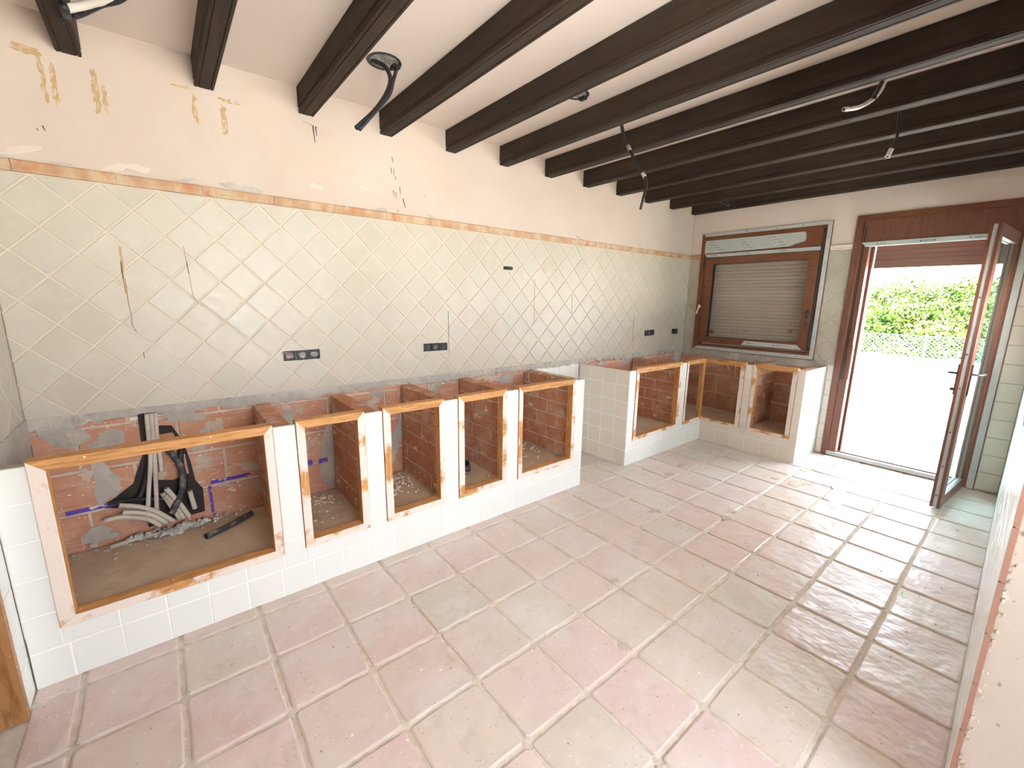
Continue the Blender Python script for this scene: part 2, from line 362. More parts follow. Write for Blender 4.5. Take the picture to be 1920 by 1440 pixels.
def blob(P, a, b, ra, rb, c, n=14, rag=.35, c0=-.0005, rot=0):
    pl = []
    for i in range(n):
        t = 2 * math.pi * i / n; r = 1 + U(-rag, rag * .5); x, y = ra * r * math.cos(t), rb * r * math.sin(t)
        pl.append((a + x * math.cos(rot) - y * math.sin(rot), b + x * math.sin(rot) + y * math.cos(rot)))
    return pl
def blobs(lst, name, mat, parent, P, c=.0012, rag=.35, merge=True, **kw):
    m = MB()
    for a, b, ra, rb in lst: m.prism(P, blob(P, a, b, ra, rb, c, rag=rag, rot=U(-.4, .4)), -.0008, c + U(0, .0004))
    o = obj(name, m, mat, parent)
    return o
for (a, b, ra, rb) in [(5.05, -1.80, .09, .05), (4.93, -1.72, .05, .03), (4.52, -1.78, .09, .05), (4.62, -1.83, .05, .05), (4.5, -1.62, .03, .03)]:
    blobs([(a, b, ra, rb)], 'dried_glue_patch', puddle, fl, FLOOR, .0022)
for (a, b, ra, rb) in [(3.56, -1.66, .035, .03), (3.42, -1.68, .04, .03), (4.12, -.93, .05, .035), (3.82, -.99, .07, .045), (3.1, -1.3, .05, .02), (2.2, -1.63, .03, .02), (1.85, -1.95, .03, .02)]:
    blobs([(a, b, ra, rb)], 'dirt_patch', dirt_m, fl, FLOOR, .0021)
for (a, b, ra, rb) in [(4.75, -2.05, .16, .07), (4.35, -2.10, .10, .05), (5.0, -2.15, .12, .05), (4.2, -2.25, .06, .05)]:
    blobs([(a, b, ra, rb)], 'wet_film_patch', gloss_p, fl, FLOOR, .0021, .5)
# fallen grit: small crumbs on the floor
g = MB()
for _ in range(240):
    x, y = U(-.1, 5.4), U(-2.85, -.68); s = U(.0015, .0045)
    g.prism(FLOOR, [(x + s * U(.6, 1) * math.cos(t), y + s * U(.6, 1) * math.sin(t)) for t in (0, 1.3, 2.5, 3.9, 5.1)], 0, .0015 + s * .7)
tag(obj('plaster_grit', g, rubble_m), 'pale crumbs of plaster scattered over the terracotta floor', 'debris', kind='stuff')

# ------------------------------------------------------------------ walls
def brick_wall_x(): pass
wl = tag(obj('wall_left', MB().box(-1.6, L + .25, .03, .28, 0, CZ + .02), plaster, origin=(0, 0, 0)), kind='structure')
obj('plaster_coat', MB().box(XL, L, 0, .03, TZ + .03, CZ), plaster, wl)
obj('joint_bed', MB().box(XL, L, .003, .03, MZ, TZ + .03), grout_w, wl)
diamonds(FRONT(0), 'L', XL, L, MZ, TZ, .0, TZ, TD, wl, [tile_w, biscuit])
BW = FRONT(.012)
obj('mortar_bed', MB().box(XL, L, .021, .03, 0, MZ), mortar_l, wl)
for (a0, a1, off) in ((XL, 3.0, .05), (3.65, L, .1)):
    bricks(BW, 'bw', a0, a1, .0, MZ - .045, .40, .2205, .016, -.012, 0, [brick_m], wl, off, 0)
squares(FRONT(0), 'ls', [3.003, 3.05, 3.205, 3.36, 3.517, 3.645], [.0, .15, .305, .46, .615, .77, .905], wl, [tile_s, grout_s], c0=-.012)
obj('joint_bed', MB().box(3.003, 3.645, .003, .03, 0, .91), grout_s, wl)
# ragged mortar band under the wall tiles
def ragged_band(P, a0, a1, top, bot, c0, c1, rag, step=.03, name='mortar_band', mat=mortar, parent=None, topr=.0):
    b = MB(); n = int((a1 - a0) / step); prev = None
    for i in range(n + 1):
        a = a0 + (a1 - a0) * i / n; lo = bot + U(-rag, rag) + rag * .8 * math.sin(a * 5.1) ; hi = top + U(-topr, topr); c = c1 + U(-.003, .003)
        vs = [P.at(a, lo, c0), P.at(a, lo + .004, c - .002), P.at(a, hi, c), P.at(a, hi, c0)]
        if prev is not None:
            k = len(b.v); b.v += [tuple(v) for v in prev + vs]
            for q in range(3): b.f.append([k + q, k + 4 + q, k + 5 + q, k + 1 + q]); b.m.append(0)
        prev = vs
    return obj(name, b, mat, parent)
ragged_band(FRONT(0), XL, 3.03, MZ + .002, MZ - .055, -.022, -.001, .014, parent=wl)
ragged_band(FRONT(0), 3.60, L, MZ + .002, MZ - .05, -.022, -.001, .014, parent=wl)
ragged_band(FRONT(0), 3.0, 3.62, MZ + .002, .905, -.012, .0, .006, parent=wl)
# mortar smears over the bricks
for (x, z, ra, rb) in [(-.06, .87, .10, .09), (.10, .80, .07, .06), (.06, .60, .05, .14), (.50, .74, .055, .10), (.42, .89, .09, .05), (.0, .30, .08, .05), (.16, .40, .07, .07), (.92, .70, .04, .18), (1.16, .5, .06, .28),
                       (1.52, .86, .06, .05), (1.66, .5, .05, .3), (2.0, .86, .05, .04), (2.17, .6, .05, .2), (4.0, .86, .08, .05), (4.5, .88, .2, .05), (2.7, .85, .12, .05), (5.5, .85, .12, .08)]:
    blobs([(x, z, ra, rb)], 'mortar_smear', mortar, wl, BW, .003, .45)
for (x, z, ra, rb) in [(.56, .80, .05, .055), (.0, .64, .03, .04), (-.02, .86, .03, .012), (.72, .52, .12, .03), (.55, .44, .05, .012), (.93, .86, .03, .03), (1.02, .6, .02, .12), (1.5, .82, .05, .03), (1.72, .86, .06, .02), (2.5, .88, .1, .02), (1.95, .84, .02, .07)]:
    blobs([(x, z, ra, rb)], 'plaster_splash', plaster, wl, BW, .004, .5)
for (a0, a1, z0, z1) in [(-.10, .11, .448, .470), (.50, .70, .455, .475), (.485, .50, .28, .44), (.86, 1.06, .44, .475), (1.40, 1.5, .46, .50), (1.10, 1.16, .44, .47)]:
    obj('violet_line', MB().prism(BW, [(a0, z0), (a1, z0 + .004), (a1, z1 + .002), (a0, z1)], -.01, .0045), purple, wl)
# crown moulding pieces
def crown(P, a0, a1, parent, mat, z0=2.062, z1=2.112):
    prof = [(0, z0), (.012, z0 + .001), (.015, z0 + .008), (.013, z0 + .022), (.019, z0 + .034), (.024, z0 + .042), (.022, z1 - .003), (.012, z1), (0, z1)]
    k = len(prof); vs = [P.at(a0, z, c) for c, z in prof] + [P.at(a1, z, c) for c, z in prof]
    fs = [(i, i + k, i + 1 + k, i + 1) for i in range(k - 1)] + [tuple(range(k)), tuple(range(2 * k - 1, k - 1, -1))]
    return obj('moulding_tile', MB().add(vs, fs), mat, parent)
xs = [XL] + [-.048 + .337 * i for i in range(0, 17)] + [L]
for i in range(len(xs) - 1):
    if xs[i + 1] - xs[i] > .02: crown(FRONT(0), xs[i] + .0012, xs[i + 1] - .0012, wl, crown_m)
# flaked mortar above the moulding
for (x, z, ra, rb) in [(-.1, 2.125, .05, .012), (.1, 2.12, .04, .01), (.55, 2.125, .07, .012), (.78, 2.13, .07, .022), (.88, 2.128, .06, .018), (1.62, 2.125, .04, .015), (2.0, 2.12, .05, .012), (3.6, 2.12, .08, .008)]:
    blobs([(x, z, ra, rb)], 'flaked_mortar', mortar, wl, FRONT(0), .003, .5)
for (x, z, ra, rb) in [(0.0, 2.155, .08, .02), (.30, 2.14, .07, .018), (.38, 2.15, .05, .02), (1.2, 2.2, .05, .02), (1.5, 2.24, .04, .01)]:
    blobs([(x, z, ra, rb)], 'plaster_chip', chip_m, wl, FRONT(0), .003, .4)
def strokes(x, z, w, h, n, name, mat, vert=True):
    b = MB()
    for _ in range(n):
        cx, cz = x + U(-w, w), z + U(-h, h); a, c = (U(.002, .006), U(.008, .022)) if vert else (U(.008, .02), U(.002, .006))
        b.prism(FRONT(0), blob(None, cx, cz, a, c, 0, 7, .4), -.0005, U(.001, .0018))
    return obj(name, b, mat, wl)
for (x, z, w_, h_) in [(.098, 2.465, .008, .085), (.13, 2.45, .008, .08), (.265, 2.455, .010, .085), (.292, 2.43, .007, .06), (.637, 2.485, .009, .055), (.762, 2.46, .012, .065)]:
    strokes(x, z, w_, h_, int(26 * h_ / .06 * (w_ / .008)), 'adhesive_mark', glue)
strokes(.06, 2.565, .035, .016, 30, 'adhesive_mark', glue, False)
strokes(.585, 2.575, .03, .004, 8, 'adhesive_mark', glue, False); strokes(.79, 2.56, .04, .008, 12, 'adhesive_mark', glue, False)
for (x0, z0, x1, z1, w_) in [(1.155, 2.553, 1.20, 2.543, .004), (1.20, 2.545, 1.235, 2.538, .006), (1.21, 2.54, 1.215, 2.45, .007), (1.225, 2.54, 1.228, 2.49, .006), (1.70, 2.47, 1.71, 2.43, .004), (1.69, 2.40, 1.695, 2.36, .004), (1.71, 2.395, 1.712, 2.35, .003), (1.72, 2.35, 1.722, 2.33, .004),
                          (1.75, 2.29, 1.752, 2.24, .004), (1.70, 2.26, 1.71, 2.22, .004), (1.72, 2.25, 1.722, 2.21, .003), (1.77, 2.215, 1.785, 2.16, .006), (.07, 2.27, .075, 2.25, .005), (.05, 2.255, .055, 2.245, .004), (1.93, 2.26, 1.94, 2.255, .006), (1.73, 2.14, 1.732, 2.12, .003)]:
    obj('black_mark', MB().prism(FRONT(0), [(x0 - w_ / 2, z0), (x1, z1), (x1 + w_ * .3, z1), (x0 + w_ / 2, z0)][::-1] if z1 > z0 else [(x0 - w_ / 2, z0), (x1 - w_ * .15, z1), (x1 + w_ * .3, z1), (x0 + w_ / 2, z0)], -.001, .002), soot, wl)
def drip(pts, w_, mat=rust):
    b = MB()
    for (x0, z0), (x1, z1) in zip(pts, pts[1:]): b.prism(FRONT(0), [(x0 - w_, z0), (x1 - w_, z1), (x1 + w_, z1), (x0 + w_, z0)], -.001, .0012)
    obj('drip_stain', b, mat, wl)
drip([(.262, 1.775), (.262, 1.70), (.256, 1.62)], .005, glue); drip([(.257, 1.70), (.258, 1.55)], .0015)
drip([(.264, 1.62), (.262, 1.5), (.266, 1.45), (.264, 1.39), (.276, 1.355)], .0016); drip([(.29, 1.25), (.291, 1.22)], .002)
drip([(.515, 1.80), (.520, 1.70)], .001); drip([(.520, 1.72), (.524, 1.655)], .0025); drip([(.524, 1.65), (.53, 1.53), (.55, 1.50)], .0012)
drip([(2.115, 1.45), (2.118, 1.12)], .0015, soot); drip([(3.01, 1.72), (3.013, 1.35)], .002, glue); drip([(3.5, 1.60), (3.502, 1.42)], .002, glue); drip([(4.52, 1.40), (4.52, 1.08)], .002)

# wall near (doorway side), x = XL
wn = tag(obj('wall_near', MB().box(XL - .20, XL - .03, -.77, .03, 0, CZ).box(XL - .20, XL - .03, YB, -1.80, 0, CZ).box(XL - .20, XL - .03, -1.80, -.77, 2.15, CZ), plaster, origin=(0, 0, 0)), kind='structure')
obj('plaster_coat', MB().box(XL - .03, XL, -.77, 0, TZ + .03, CZ).box(XL - .03, XL, YB, -1.80, 0, CZ).box(XL - .03, XL, -1.80, -.77, 2.15, CZ), plaster, wn)
obj('joint_bed', MB().box(XL - .03, XL - .002, -.77, -.0, 0, TZ + .03), grout_w, wn)
NR = RIGHTF(XL)
diamonds(NR, 'N', -.77, 0, MZ, TZ, -.05, TZ, TD, wn, [tile_w, grout_w])
squares(NR, 'Ns', [-.768, -.643], [0, .155, .31, .465, .62, .775, .93], wn, [tile_s, grout_s])
crown(NR, -.77, -.03, wn, crown_m)
ragged_band(NR, -.64, 0, MZ + .004, .83, -.022, .004, .02, parent=wn)
obj('mortar_patch', MB().prism(NR, rect(-.56, 0, .24, .88), -.01, .001), mortar, wn)
d2 = tag(empty('door_2', (XL, -.78, 0)), kind='structure')
obj('door_lining', MB().box(XL - .22, XL + .006, -.80, -.772, 0, 2.12), jambwood, d2)
obj('door_lining', MB().box(XL - .22, XL + .006, -1.80, -1.775, 0, 2.12), jambwood, d2)
obj('door_lining', MB().box(XL - .22, XL + .006, -1.80, -.772, 2.12, 2.15), jambwood, d2)
tag(obj('wall_hall', MB().box(-1.6, -1.5, YB, .03, 0, CZ).box(-1.5, XL - .2, -2.9, -2.8, 0, CZ), plaster), kind='structure')

# far wall x = L with window and door openings (a = -y)
FW = LEFTF(L)
def farbox(b, a0, a1, z0, z1, x0=L, x1=L + .25): b.box(x0, x1, -a1, -a0, z0, z1)
b = MB()
WA0, WA1, WZ0, WZ1 = .15, 1.447, .978, 2.335; DA0, DA1, DZ1 = 1.665, 2.745, 2.345
for r in ((-.28, WA0, 0, CZ), (WA1, DA0, 0, CZ), (WA0, WA1, 0, WZ0), (WA0, WA1, WZ1, CZ), (DA0, DA1, DZ1, CZ), (DA1, 3.2, 0, CZ)): farbox(b, *r, x0=L + .03)
wf = tag(obj('wall_far', b, render_w, origin=(0, 0, 0)), kind='structure')
b = MB()
for r in ((0, WA0, TZ + .03, CZ), (WA1, DA0, TZ + .03, CZ), (WA0, WA1, WZ1, CZ), (DA0, DA1, DZ1, CZ), (DA1, 2.905, TZ + .03, CZ), (3.2, 3.201, 0, CZ)): farbox(b, *r, x1=L + .03)
obj('plaster_coat', b, plaster_far_lit, wf)
b = MB()
for r in ((0, WA0, MZ, TZ + .03), (WA1, DA0, 0, TZ + .03), (DA1, 2.905, 0, TZ + .03)): farbox(b, *r, x0=L + .0035, x1=L + .03)
obj('joint_bed', b, grout_w, wf)
diamonds(FW, 'F', 0, WA0 - .02, MZ, TZ, .11, TZ, TD, wf, [tile_w, biscuit])
diamonds(FW, 'F2', WA1 + .015, DA0 - .015, MZ, TZ, 1.555, TZ, TD, wf, [tile_w, biscuit])
squares(FW, 'F3', [1.592, DA0 - .015], [0, .155, .31, .465, .62, .775, .93], wf, [tile_b, grout_s])
squares(FW, 'F4', [DA1 + .016, 2.90], [.01 + .1535 * i for i in range(14)], wf, [tile_b, grout_s], g=.004)
crown(FW, 0, WA0 - .015, wf, crown_m); crown(FW, WA1 + .018, DA0 - .017, wf, crown_p); crown(FW, DA1 + .018, 2.90, wf, crown_p)
b = MB(); farbox(b, 0, 1.59, 0, MZ, x0=L + .019, x1=L + .03); obj('mortar_bed', b, mortar_l, wf)
bricks(LEFTF(L + .012), 'bf', 0, 1.585, 0, MZ - .06, .40, .2205, .016, -.012, 0, [brick_m], wf, .12, 1)
ragged_band(FW, 0, 1.64, MZ + .012, MZ - .085, -.022, .001, .012, parent=wf)
# right wall: a wall end and a face running to the far wall
RU = Vector((1.98 - L, -2.952 + 2.902, 0)).normalized()
RW = Plane((L, -2.902, 0), RU, (0, 0, 1)); RLEN = math.dist((1.98, -2.952), (L, -2.902))
def wr_y(x): return -2.9645 + (x - 1.984) * .0137
def rwbox(b, x0, x1, z0, z1, t=0): b.prism(FLOOR, [(x0, -3.2), (x1, -3.2), (x1, wr_y(x1)), (x0, wr_y(x0))], z0, z1)
b = MB(); RX0, RX1, RZ0, RZ1 = 3.3, 5.3, 1.12, 1.62
rwbox(b, 1.984, RX0, 0, CZ); rwbox(b, RX1, L + .03, 0, CZ); rwbox(b, RX0, RX1, 0, RZ0); rwbox(b, RX0, RX1, RZ1, CZ)
wr = tag(obj('wall_right', b, plaster_jamb, origin=(0, 0, 0)), kind='structure')
RA = lambda x: (L - x) * 1.0001
def rwplates(top, c0, c1):
    return [rect(RA(1.981), RA(RX0), *top[0]), rect(0, RA(RX1), *top[0])] + [rect(RA(RX1), RA(RX0), *t) for t in top[1]]
b = MB()
for z in (TZ, ): 
    b.prism(RW, rect(RA(RX0), RLEN, TZ, CZ), -.0135, 0); b.prism(RW, rect(0, RA(RX1), TZ, CZ), -.0135, 0); b.prism(RW, rect(RA(RX1), RA(RX0), RZ1, CZ), -.0135, 0)
obj('plaster_coat', b, plaster, wr)
b = MB(); b.prism(RW, rect(0, RLEN - .005, 0, RZ0), -.0135, -.006); b.prism(RW, rect(RA(RX0), RLEN - .005, RZ0, TZ), -.0135, -.006); b.prism(RW, rect(0, RA(RX1), RZ0, TZ), -.0135, -.006); obj('joint_bed', b, grout_s, wr)
w3 = tag(empty('added_window_3', (3.95, -3.1, RZ0)), kind='structure')  # unseen window added to bring daylight to the far end of the room
for (x0, x1, z0, z1) in ((RX0, RX0 + .06, RZ0, RZ1), (RX1 - .06, RX1, RZ0, RZ1), (RX0 + .06, RX1 - .06, RZ1 - .06, RZ1), (RX0 + .06, RX1 - .06, RZ0, RZ0 + .06), (4.27, 4.33, RZ0 + .06, RZ1 - .06)):
    obj('window_frame', MB().box(x0, x1, -3.14, -3.08, z0, z1), lam_d, w3)
zs = [0] + [.085 + .153 * i for i in range(13)] + [TZ]
for j in range(len(zs) - 1):
    tile(RW, 'R%d' % j, rect(RLEN - .13, RLEN + U(.0, .0015), zs[j] + .002, zs[j + 1] - .002), -.0125, 0, .0015, [tile_s, biscuit], wr)
b = MB(); aa = steps(0, RLEN - .13, .153)
for i in range(len(aa) - 1):
    for j in range(len(zs) - 1):
        if zs[j + 1] > RZ0 + .01 and aa[i + 1] > RA(RX1) and aa[i] < RA(RX0): continue
        b.prism(RW, rect(aa[i] + .002, aa[i + 1] - .002, zs[j] + .002, zs[j + 1] - .002), -.009, U(-.0006, .0006), .0015, 1, 0, back=False)
tag(obj('wall_tiles', b, [tile_s, grout_s], wr), kind='stuff')
for (x, z, ra, rb) in [(-3.0, .27, .006, .02), (-2.99, .5, .005, .03)]: pass
# mortar crumbs stuck along the bare tile edge
b = MB(); JP = Plane((1.984, 0, 0), (0, -1, 0), (0, 0, 1))
for _ in range(60):
    z = U(.1, 1.0); s = U(.0015, .004); a = 2.966 + abs(random.gauss(0, .005)); b.prism(JP, [(a + s * math.cos(t), z + s * 1.6 * math.sin(t)) for t in (0, 1.2, 2.6, 4, 5.2)], -.001, s)
obj('mortar_crumbs', b, mortar_l, wr)['kind'] = 'stuff'
# back room walls
tag(obj('wall_back', MB().box(-1.6, .5, YB - .1, YB, 0, CZ).box(2.1, 2.4, YB - .1, YB, 0, CZ).box(.5, 2.1, YB - .1, YB, 2.25, CZ).box(.5, 2.1, YB - .1, YB, 0, .75), plaster), kind='structure')
tag(obj('wall_side', MB().box(2.3, 2.4, YB, -3.2, 0, CZ), plaster), kind='structure')
wb = tag(empty('window_2', (1.3, YB, .75)), kind='structure')
for (x0, x1, z0, z1) in ((.5, .56, .75, 2.25), (2.04, 2.1, .75, 2.25), (.56, 2.04, 2.19, 2.25), (.56, 2.04, .75, .81), (1.27, 1.33, .81, 2.19)):
    obj('window_frame', MB().box(x0, x1, YB - .08, YB - .02, z0, z1), lam_d, wb)
ce = tag(obj('ceiling', MB().box(-1.7, L + .6, YB - .3, .35, CZ, CZ + .25), ceil_m, origin=(0, 0, CZ)), kind='structure')

# ------------------------------------------------------------------ ceiling beams
names = ['first', 'second', 'third', 'fourth', 'fifth', 'sixth', 'seventh', 'eighth', 'ninth', 'tenth', 'eleventh', 'twelfth and last']
for k in range(12):
    x0 = .153 + .4905 * k if k < 11 else 5.543
    ye = -.0015; yb = YB + .01 if x0 < 1.85 else -2.90 - .0
    prof = [(0, 2.727), (0, 2.622), (.006, 2.618), (.006, 2.614), (.001, 2.610), (.001, 2.594), (.004, 2.590), (.014, 2.590), (.016, 2.594), (.019, 2.594), (.021, 2.590),
            (.064, 2.590), (.066, 2.594), (.069, 2.594), (.071, 2.590), (.081, 2.590), (.084, 2.594), (.084, 2.610), (.079, 2.614), (.079, 2.618), (.085, 2.622), (.085, 2.727)]
    ys = [ye, ye - .5, ye - 1.1, ye - 1.8, ye - 2.4, yb]; n = len(prof); b = MB(); 
    for y in ys:
        w1, w2 = U(-.0015, .0015), U(-.0015, .0015); b.v += [(x0 + a + w1, y, z + (w2 if z < 2.7 else 0)) for a, z in prof]
    for s in range(len(ys) - 1):
        for i in range(n): b.f.append([s * n + i, s * n + (i + 1) % n, (s + 1) * n + (i + 1) % n, (s + 1) * n + i]); b.m.append(0)
    b.f += [list(range(n - 1, -1, -1)), list(range((len(ys) - 1) * n, len(ys) * n))]; b.m += [0, 0]
    o = obj('ceiling_beam', b, beam_m, origin=(x0 + .04, 0, 2.59))
    lab = f'dark brown wooden ceiling beam, {names[k]} counting from the left along the tiled wall'
    if k == 11: lab = 'dark brown wooden ceiling beam lying against the far wall above the window'
    tag(o, lab, 'beam', 'dark beams across the ceiling')

# ------------------------------------------------------------------ masonry counters
def frame4(P, a0, a1, z0, z1, i0, i1, j0, j1, parent, ax='x', t=.055, paint_all=False):
    fr = obj('cupboard_frame', MB().prism(P, [(i0 - .01, j0 - .008), (i1 + .01, j0 - .008), (i1 + .01, j0 - .004), (i0 - .01, j0 - .004)], -t, -t + .01), wood[ax], parent)
    c1 = .006
    def rail(name, poly, mats, top): obj(name, MB().prism(P, poly, -t, c1, .002, 0, top), mats, fr)
    rail('top_rail', [(a0, z1), (i0, j1), (i1, j1), (a1, z1)], [wdusty if False else wood[ax], wpaint[ax]], 0)
    rail('bottom_rail', [(a0, z0), (a1, z0), (i1, j0), (i0, j0)], [wood[ax], wpaint[ax]], 1)
    rail('side_rail', [(a0, z0), (i0, j0), (i0, j1), (a0, z1)], [wood['z'], wpaint['z']], 1)
    rail('side_rail', [(i1, j0), (a1, z0), (a1, z1), (i1, j1)], [wood['z'], wpaint['z']], 1)
    return fr
def partition(P, a0, a1, th, z0, z1, parent, key, cap=True):
    """brick partition seen on both sides; P at its middle, a along it"""
    b = MB(); b.prism(P, rect(a0, a1, z0, z1 - .004), -th / 2 + .004, th / 2 - .004); pw = obj('partition_wall', b, mortar_l, parent)
    bricks(P, key, a0 + .001, a1 - .001, z0, z1, .245, .113, .011, -th / 2, th / 2, [brick_d], pw, .06)
    return pw
TA = empty('masonry_counter', (1.4, -.3, 0))
tag(TA, 'long white tiled masonry counter with five wooden cupboard frames and no worktop', 'counter')
YF = -.643
obj('plinth_core', MB().box(XL + .004, 2.995, YF + .0022, -.575, .0, .232), grout_s, TA)
obj('cupboard_floor', MB().box(XL + .004, 2.985, -.573, -.004, .03, .245), slab_m, TA)
piers = [(XL + .0005, -.068), (.742, .843), (1.192, 1.295), (1.693, 1.796), (2.196, 2.303), (2.901, 3.003)]
grid = [-.05 + .155 * i for i in range(-1, 21)]
edges = sorted([e for p in piers for e in p])
xs = [piers[0][0]]
for x in grid:
    if xs[-1] + .02 < x < 2.985: xs.append(x)
xs.append(3.003)
squares(FRONT(YF), 'A1', xs, [0.0, .155], TA, [tile_s, grout_s])
allx = [piers[0][0]] + [-.068]
xs2 = [piers[0][0]]
for x in sorted(edges + grid):
    if x <= xs2[-1] + 1e-4 or x > 3.0035: continue
    if x in edges: 
        if x - xs2[-1] < .035 and xs2[-1] not in edges: xs2[-1] = x
        else: xs2.append(x)
    elif not any(abs(x - e) < .035 for e in edges) and not any(p[0] < x < p[1] for p in piers): xs2.append(x)
for i in range(len(xs2) - 1):
    a0, a1 = xs2[i], xs2[i + 1]; inp = any(p[0] - .001 <= a0 and a1 <= p[1] + .001 for p in piers)
    squares(FRONT(YF), 'A2', [a0, a1], [.155, .31 if inp else .233], TA, [tile_s, grout_s])
for i, (p0, p1) in enumerate(piers):
    squares(FRONT(YF), 'A3', [p0, p1], [.31, .465, .62, .775, .918], TA, [tile_s, grout_s])
    obj('joint_bed', MB().box(p0 + .001, p1 - .001, YF + .0022, YF + .02, .23, .914), grout_s, TA)
obj('pier', MB().box(XL + .004, -.074, YF + .02, -.55, .245, .905), mortar, TA)
for i in range(1, 6):
    p0, p1 = piers[i]; m = (p0 + p1) / 2
    partition(LEFTF(m if i < 5 else 2.945), .004, -YF - .021, .088, .245, .903 + U(-.006, .008), TA, 'pa%d' % i)
for (o0, o1, i0, i1) in [(-.068, .740, -.020, .702), (.845, 1.190, .885, 1.152), (1.297, 1.691, 1.340, 1.657), (1.798, 2.194, 1.841, 2.157), (2.305, 2.899, 2.343, 2.862)]:
    frame4(FRONT(YF), o0, o1, .234, .931, i0, i1, .272, .889, TA)
squares(RIGHTF(3.003), 'A5', [YF + .002, -.465, -.31, -.155, -.004], [0, .155, .31, .465, .62, .775, .918], TA, [tile_s, grout_s])
obj('joint_bed', MB().box(2.991, 2.999, YF + .003, -.004, 0, .914), grout_s, TA)
# corner counter
TB = empty('masonry_counter', (4.6, -.6, 0))
tag(TB, 'white tiled L-shaped masonry counter in the corner under the window, three cupboard openings', 'counter')
X0, YB2, XR, YE = 3.645, -.62, 5.036, -1.59
rows = [0, .155, .31, .465, .62, .775, .918]
squares(LEFTF(X0), 'B1', [.004, .155, .31, .468, .618], rows, TB, [tile_b, grout_s], g=.0042)
obj('joint_bed', MB().box(X0 + .0022, X0 + .012, YB2 + .004, -.004, 0, .914), grout_s, TB)
obj('plinth_core', MB().box(X0 + .012, XR + .004, YB2 + .0022, -.555, 0, .232).box(XR + .0022, XR + .06, YE + .004, YB2 + .004, 0, .232), grout_s, TB)
obj('cupboard_floor', MB().box(X0 + .1, L - .004, -.553, -.004, .03, .245).box(XR + .062, L - .004, YE + .02, -.553, .03, .245), slab_m, TB)
FB = FRONT(YB2); LB = LEFTF(XR)
squares(FB, 'B2', [X0] + [X0 + .155 * i for i in range(1, 9)] + [XR - .002], [0, .155], TB, [tile_s, grout_s])
pb = [(X0, 3.744), (4.54, 4.641)]; eb = [3.744, 4.54, 4.641]
xs3 = [X0, 3.744] + [X0 + .155 * i for i in range(1, 6)] + [4.54, 4.641, 4.73, 4.885, XR - .002]
for i in range(len(xs3) - 1):
    a0, a1 = xs3[i], xs3[i + 1]
    if a1 - a0 < .02: continue
    squares(FB, 'B3', [a0, a1], [.155, .31 if (a0, a1) in pb else .233], TB, [tile_s, grout_s])
for p0, p1 in pb:
    squares(FB, 'B4', [p0, p1], [.31, .465, .62, .775, .918], TB, [tile_s, grout_s])
    obj('joint_bed', MB().box(p0 + .001, p1 - .001, YB2 + .0022, YB2 + .018, .23, .914), grout_s, TB)
squares(LB, 'B5', [.622, .645 + .157 * 1, .645 + .157 * 2, .645 + .157 * 3, .645 + .157 * 4, .645 + .157 * 5, 1.59], [0, .155], TB, [tile_b, grout_s])
for a0, a1, t_ in ((.622, .80, .233), (.80, .96, .233), (.96, 1.042, .233), (1.042, 1.119, .31), (1.119, 1.28, .233), (1.28, 1.43, .233), (1.43, 1.521, .233), (1.521, 1.59, .31)):
    squares(LB, 'B6', [a0, a1], [.155, t_], TB, [tile_b, grout_s])
for p0, p1 in ((1.042, 1.119), (1.521, 1.59)):
    squares(LB, 'B7', [p0, p1], [.31, .465, .62, .775, .918], TB, [tile_b, grout_s])
    obj('joint_bed', MB().prism(LB, rect(p0 + .001, p1 - .001, .23, .914), -.018, -.0022), grout_s, TB)
FE = FRONT(YE)
squares(FE, 'B8', [XR + .001, XR + .15, XR + .305, XR + .46, L - .004], rows, TB, [tile_s, grout_s])
obj('joint_bed', MB().box(XR + .02, L - .004, YE + .0022, YE + .012, 0, .914), grout_s, TB)
partition(LEFTF(X0 + .056), .004, .60, .086, .245, .905, TB, 'pb0')
partition(LEFTF(4.59), .004, .60, .088, .245, .905, TB, 'pb1')
partition(FRONT(-1.08), XR + .02, L - .004, .088, .245, .905, TB, 'pb2')
partition(FRONT(YE + .056), XR + .02, L - .004, .086, .245, .905, TB, 'pb3')
frame4(FB, 3.746, 4.538, .234, .931, 3.788, 4.495, .266, .885, TB)
frame4(LB, 1.121, 1.519, .234, .931, 1.155, 1.480, .262, .889, TB, 'y')
fr = obj('cupboard_frame', MB().box(4.990, 5.034, -.662 + .04, -.578, .234, .931), wood['z'], TB); fr['label'] = 'corner cupboard frame with an upright post'
for P, nm, poly, ax, top in [(FB, 'top_rail', [(4.643, .931), (4.678, .886), (4.99, .886), (4.99, .931)], 'x', 0), (FB, 'bottom_rail', [(4.643, .234), (4.99, .234), (4.99, .268), (4.678, .268)], 'x', 1),
                             (FB, 'side_rail', [(4.643, .234), (4.678, .268), (4.678, .886), (4.643, .931)], 'z', 1),
                             (LB, 'top_rail', [(.623, .931), (.623, .886), (.997, .886), (1.040, .931)], 'y', 0), (LB, 'bottom_rail', [(.623, .234), (1.040, .234), (.997, .258), (.623, .262)], 'y', 1),
                             (LB, 'side_rail', [(.997, .258), (1.040, .234), (1.040, .931), (.997, .886)], 'z', 1)]:
    obj(nm, MB().prism(P, poly, -.05, .006 if P is FB else .004, .002, 0, top), [wood[ax], wpaint[ax]], fr)

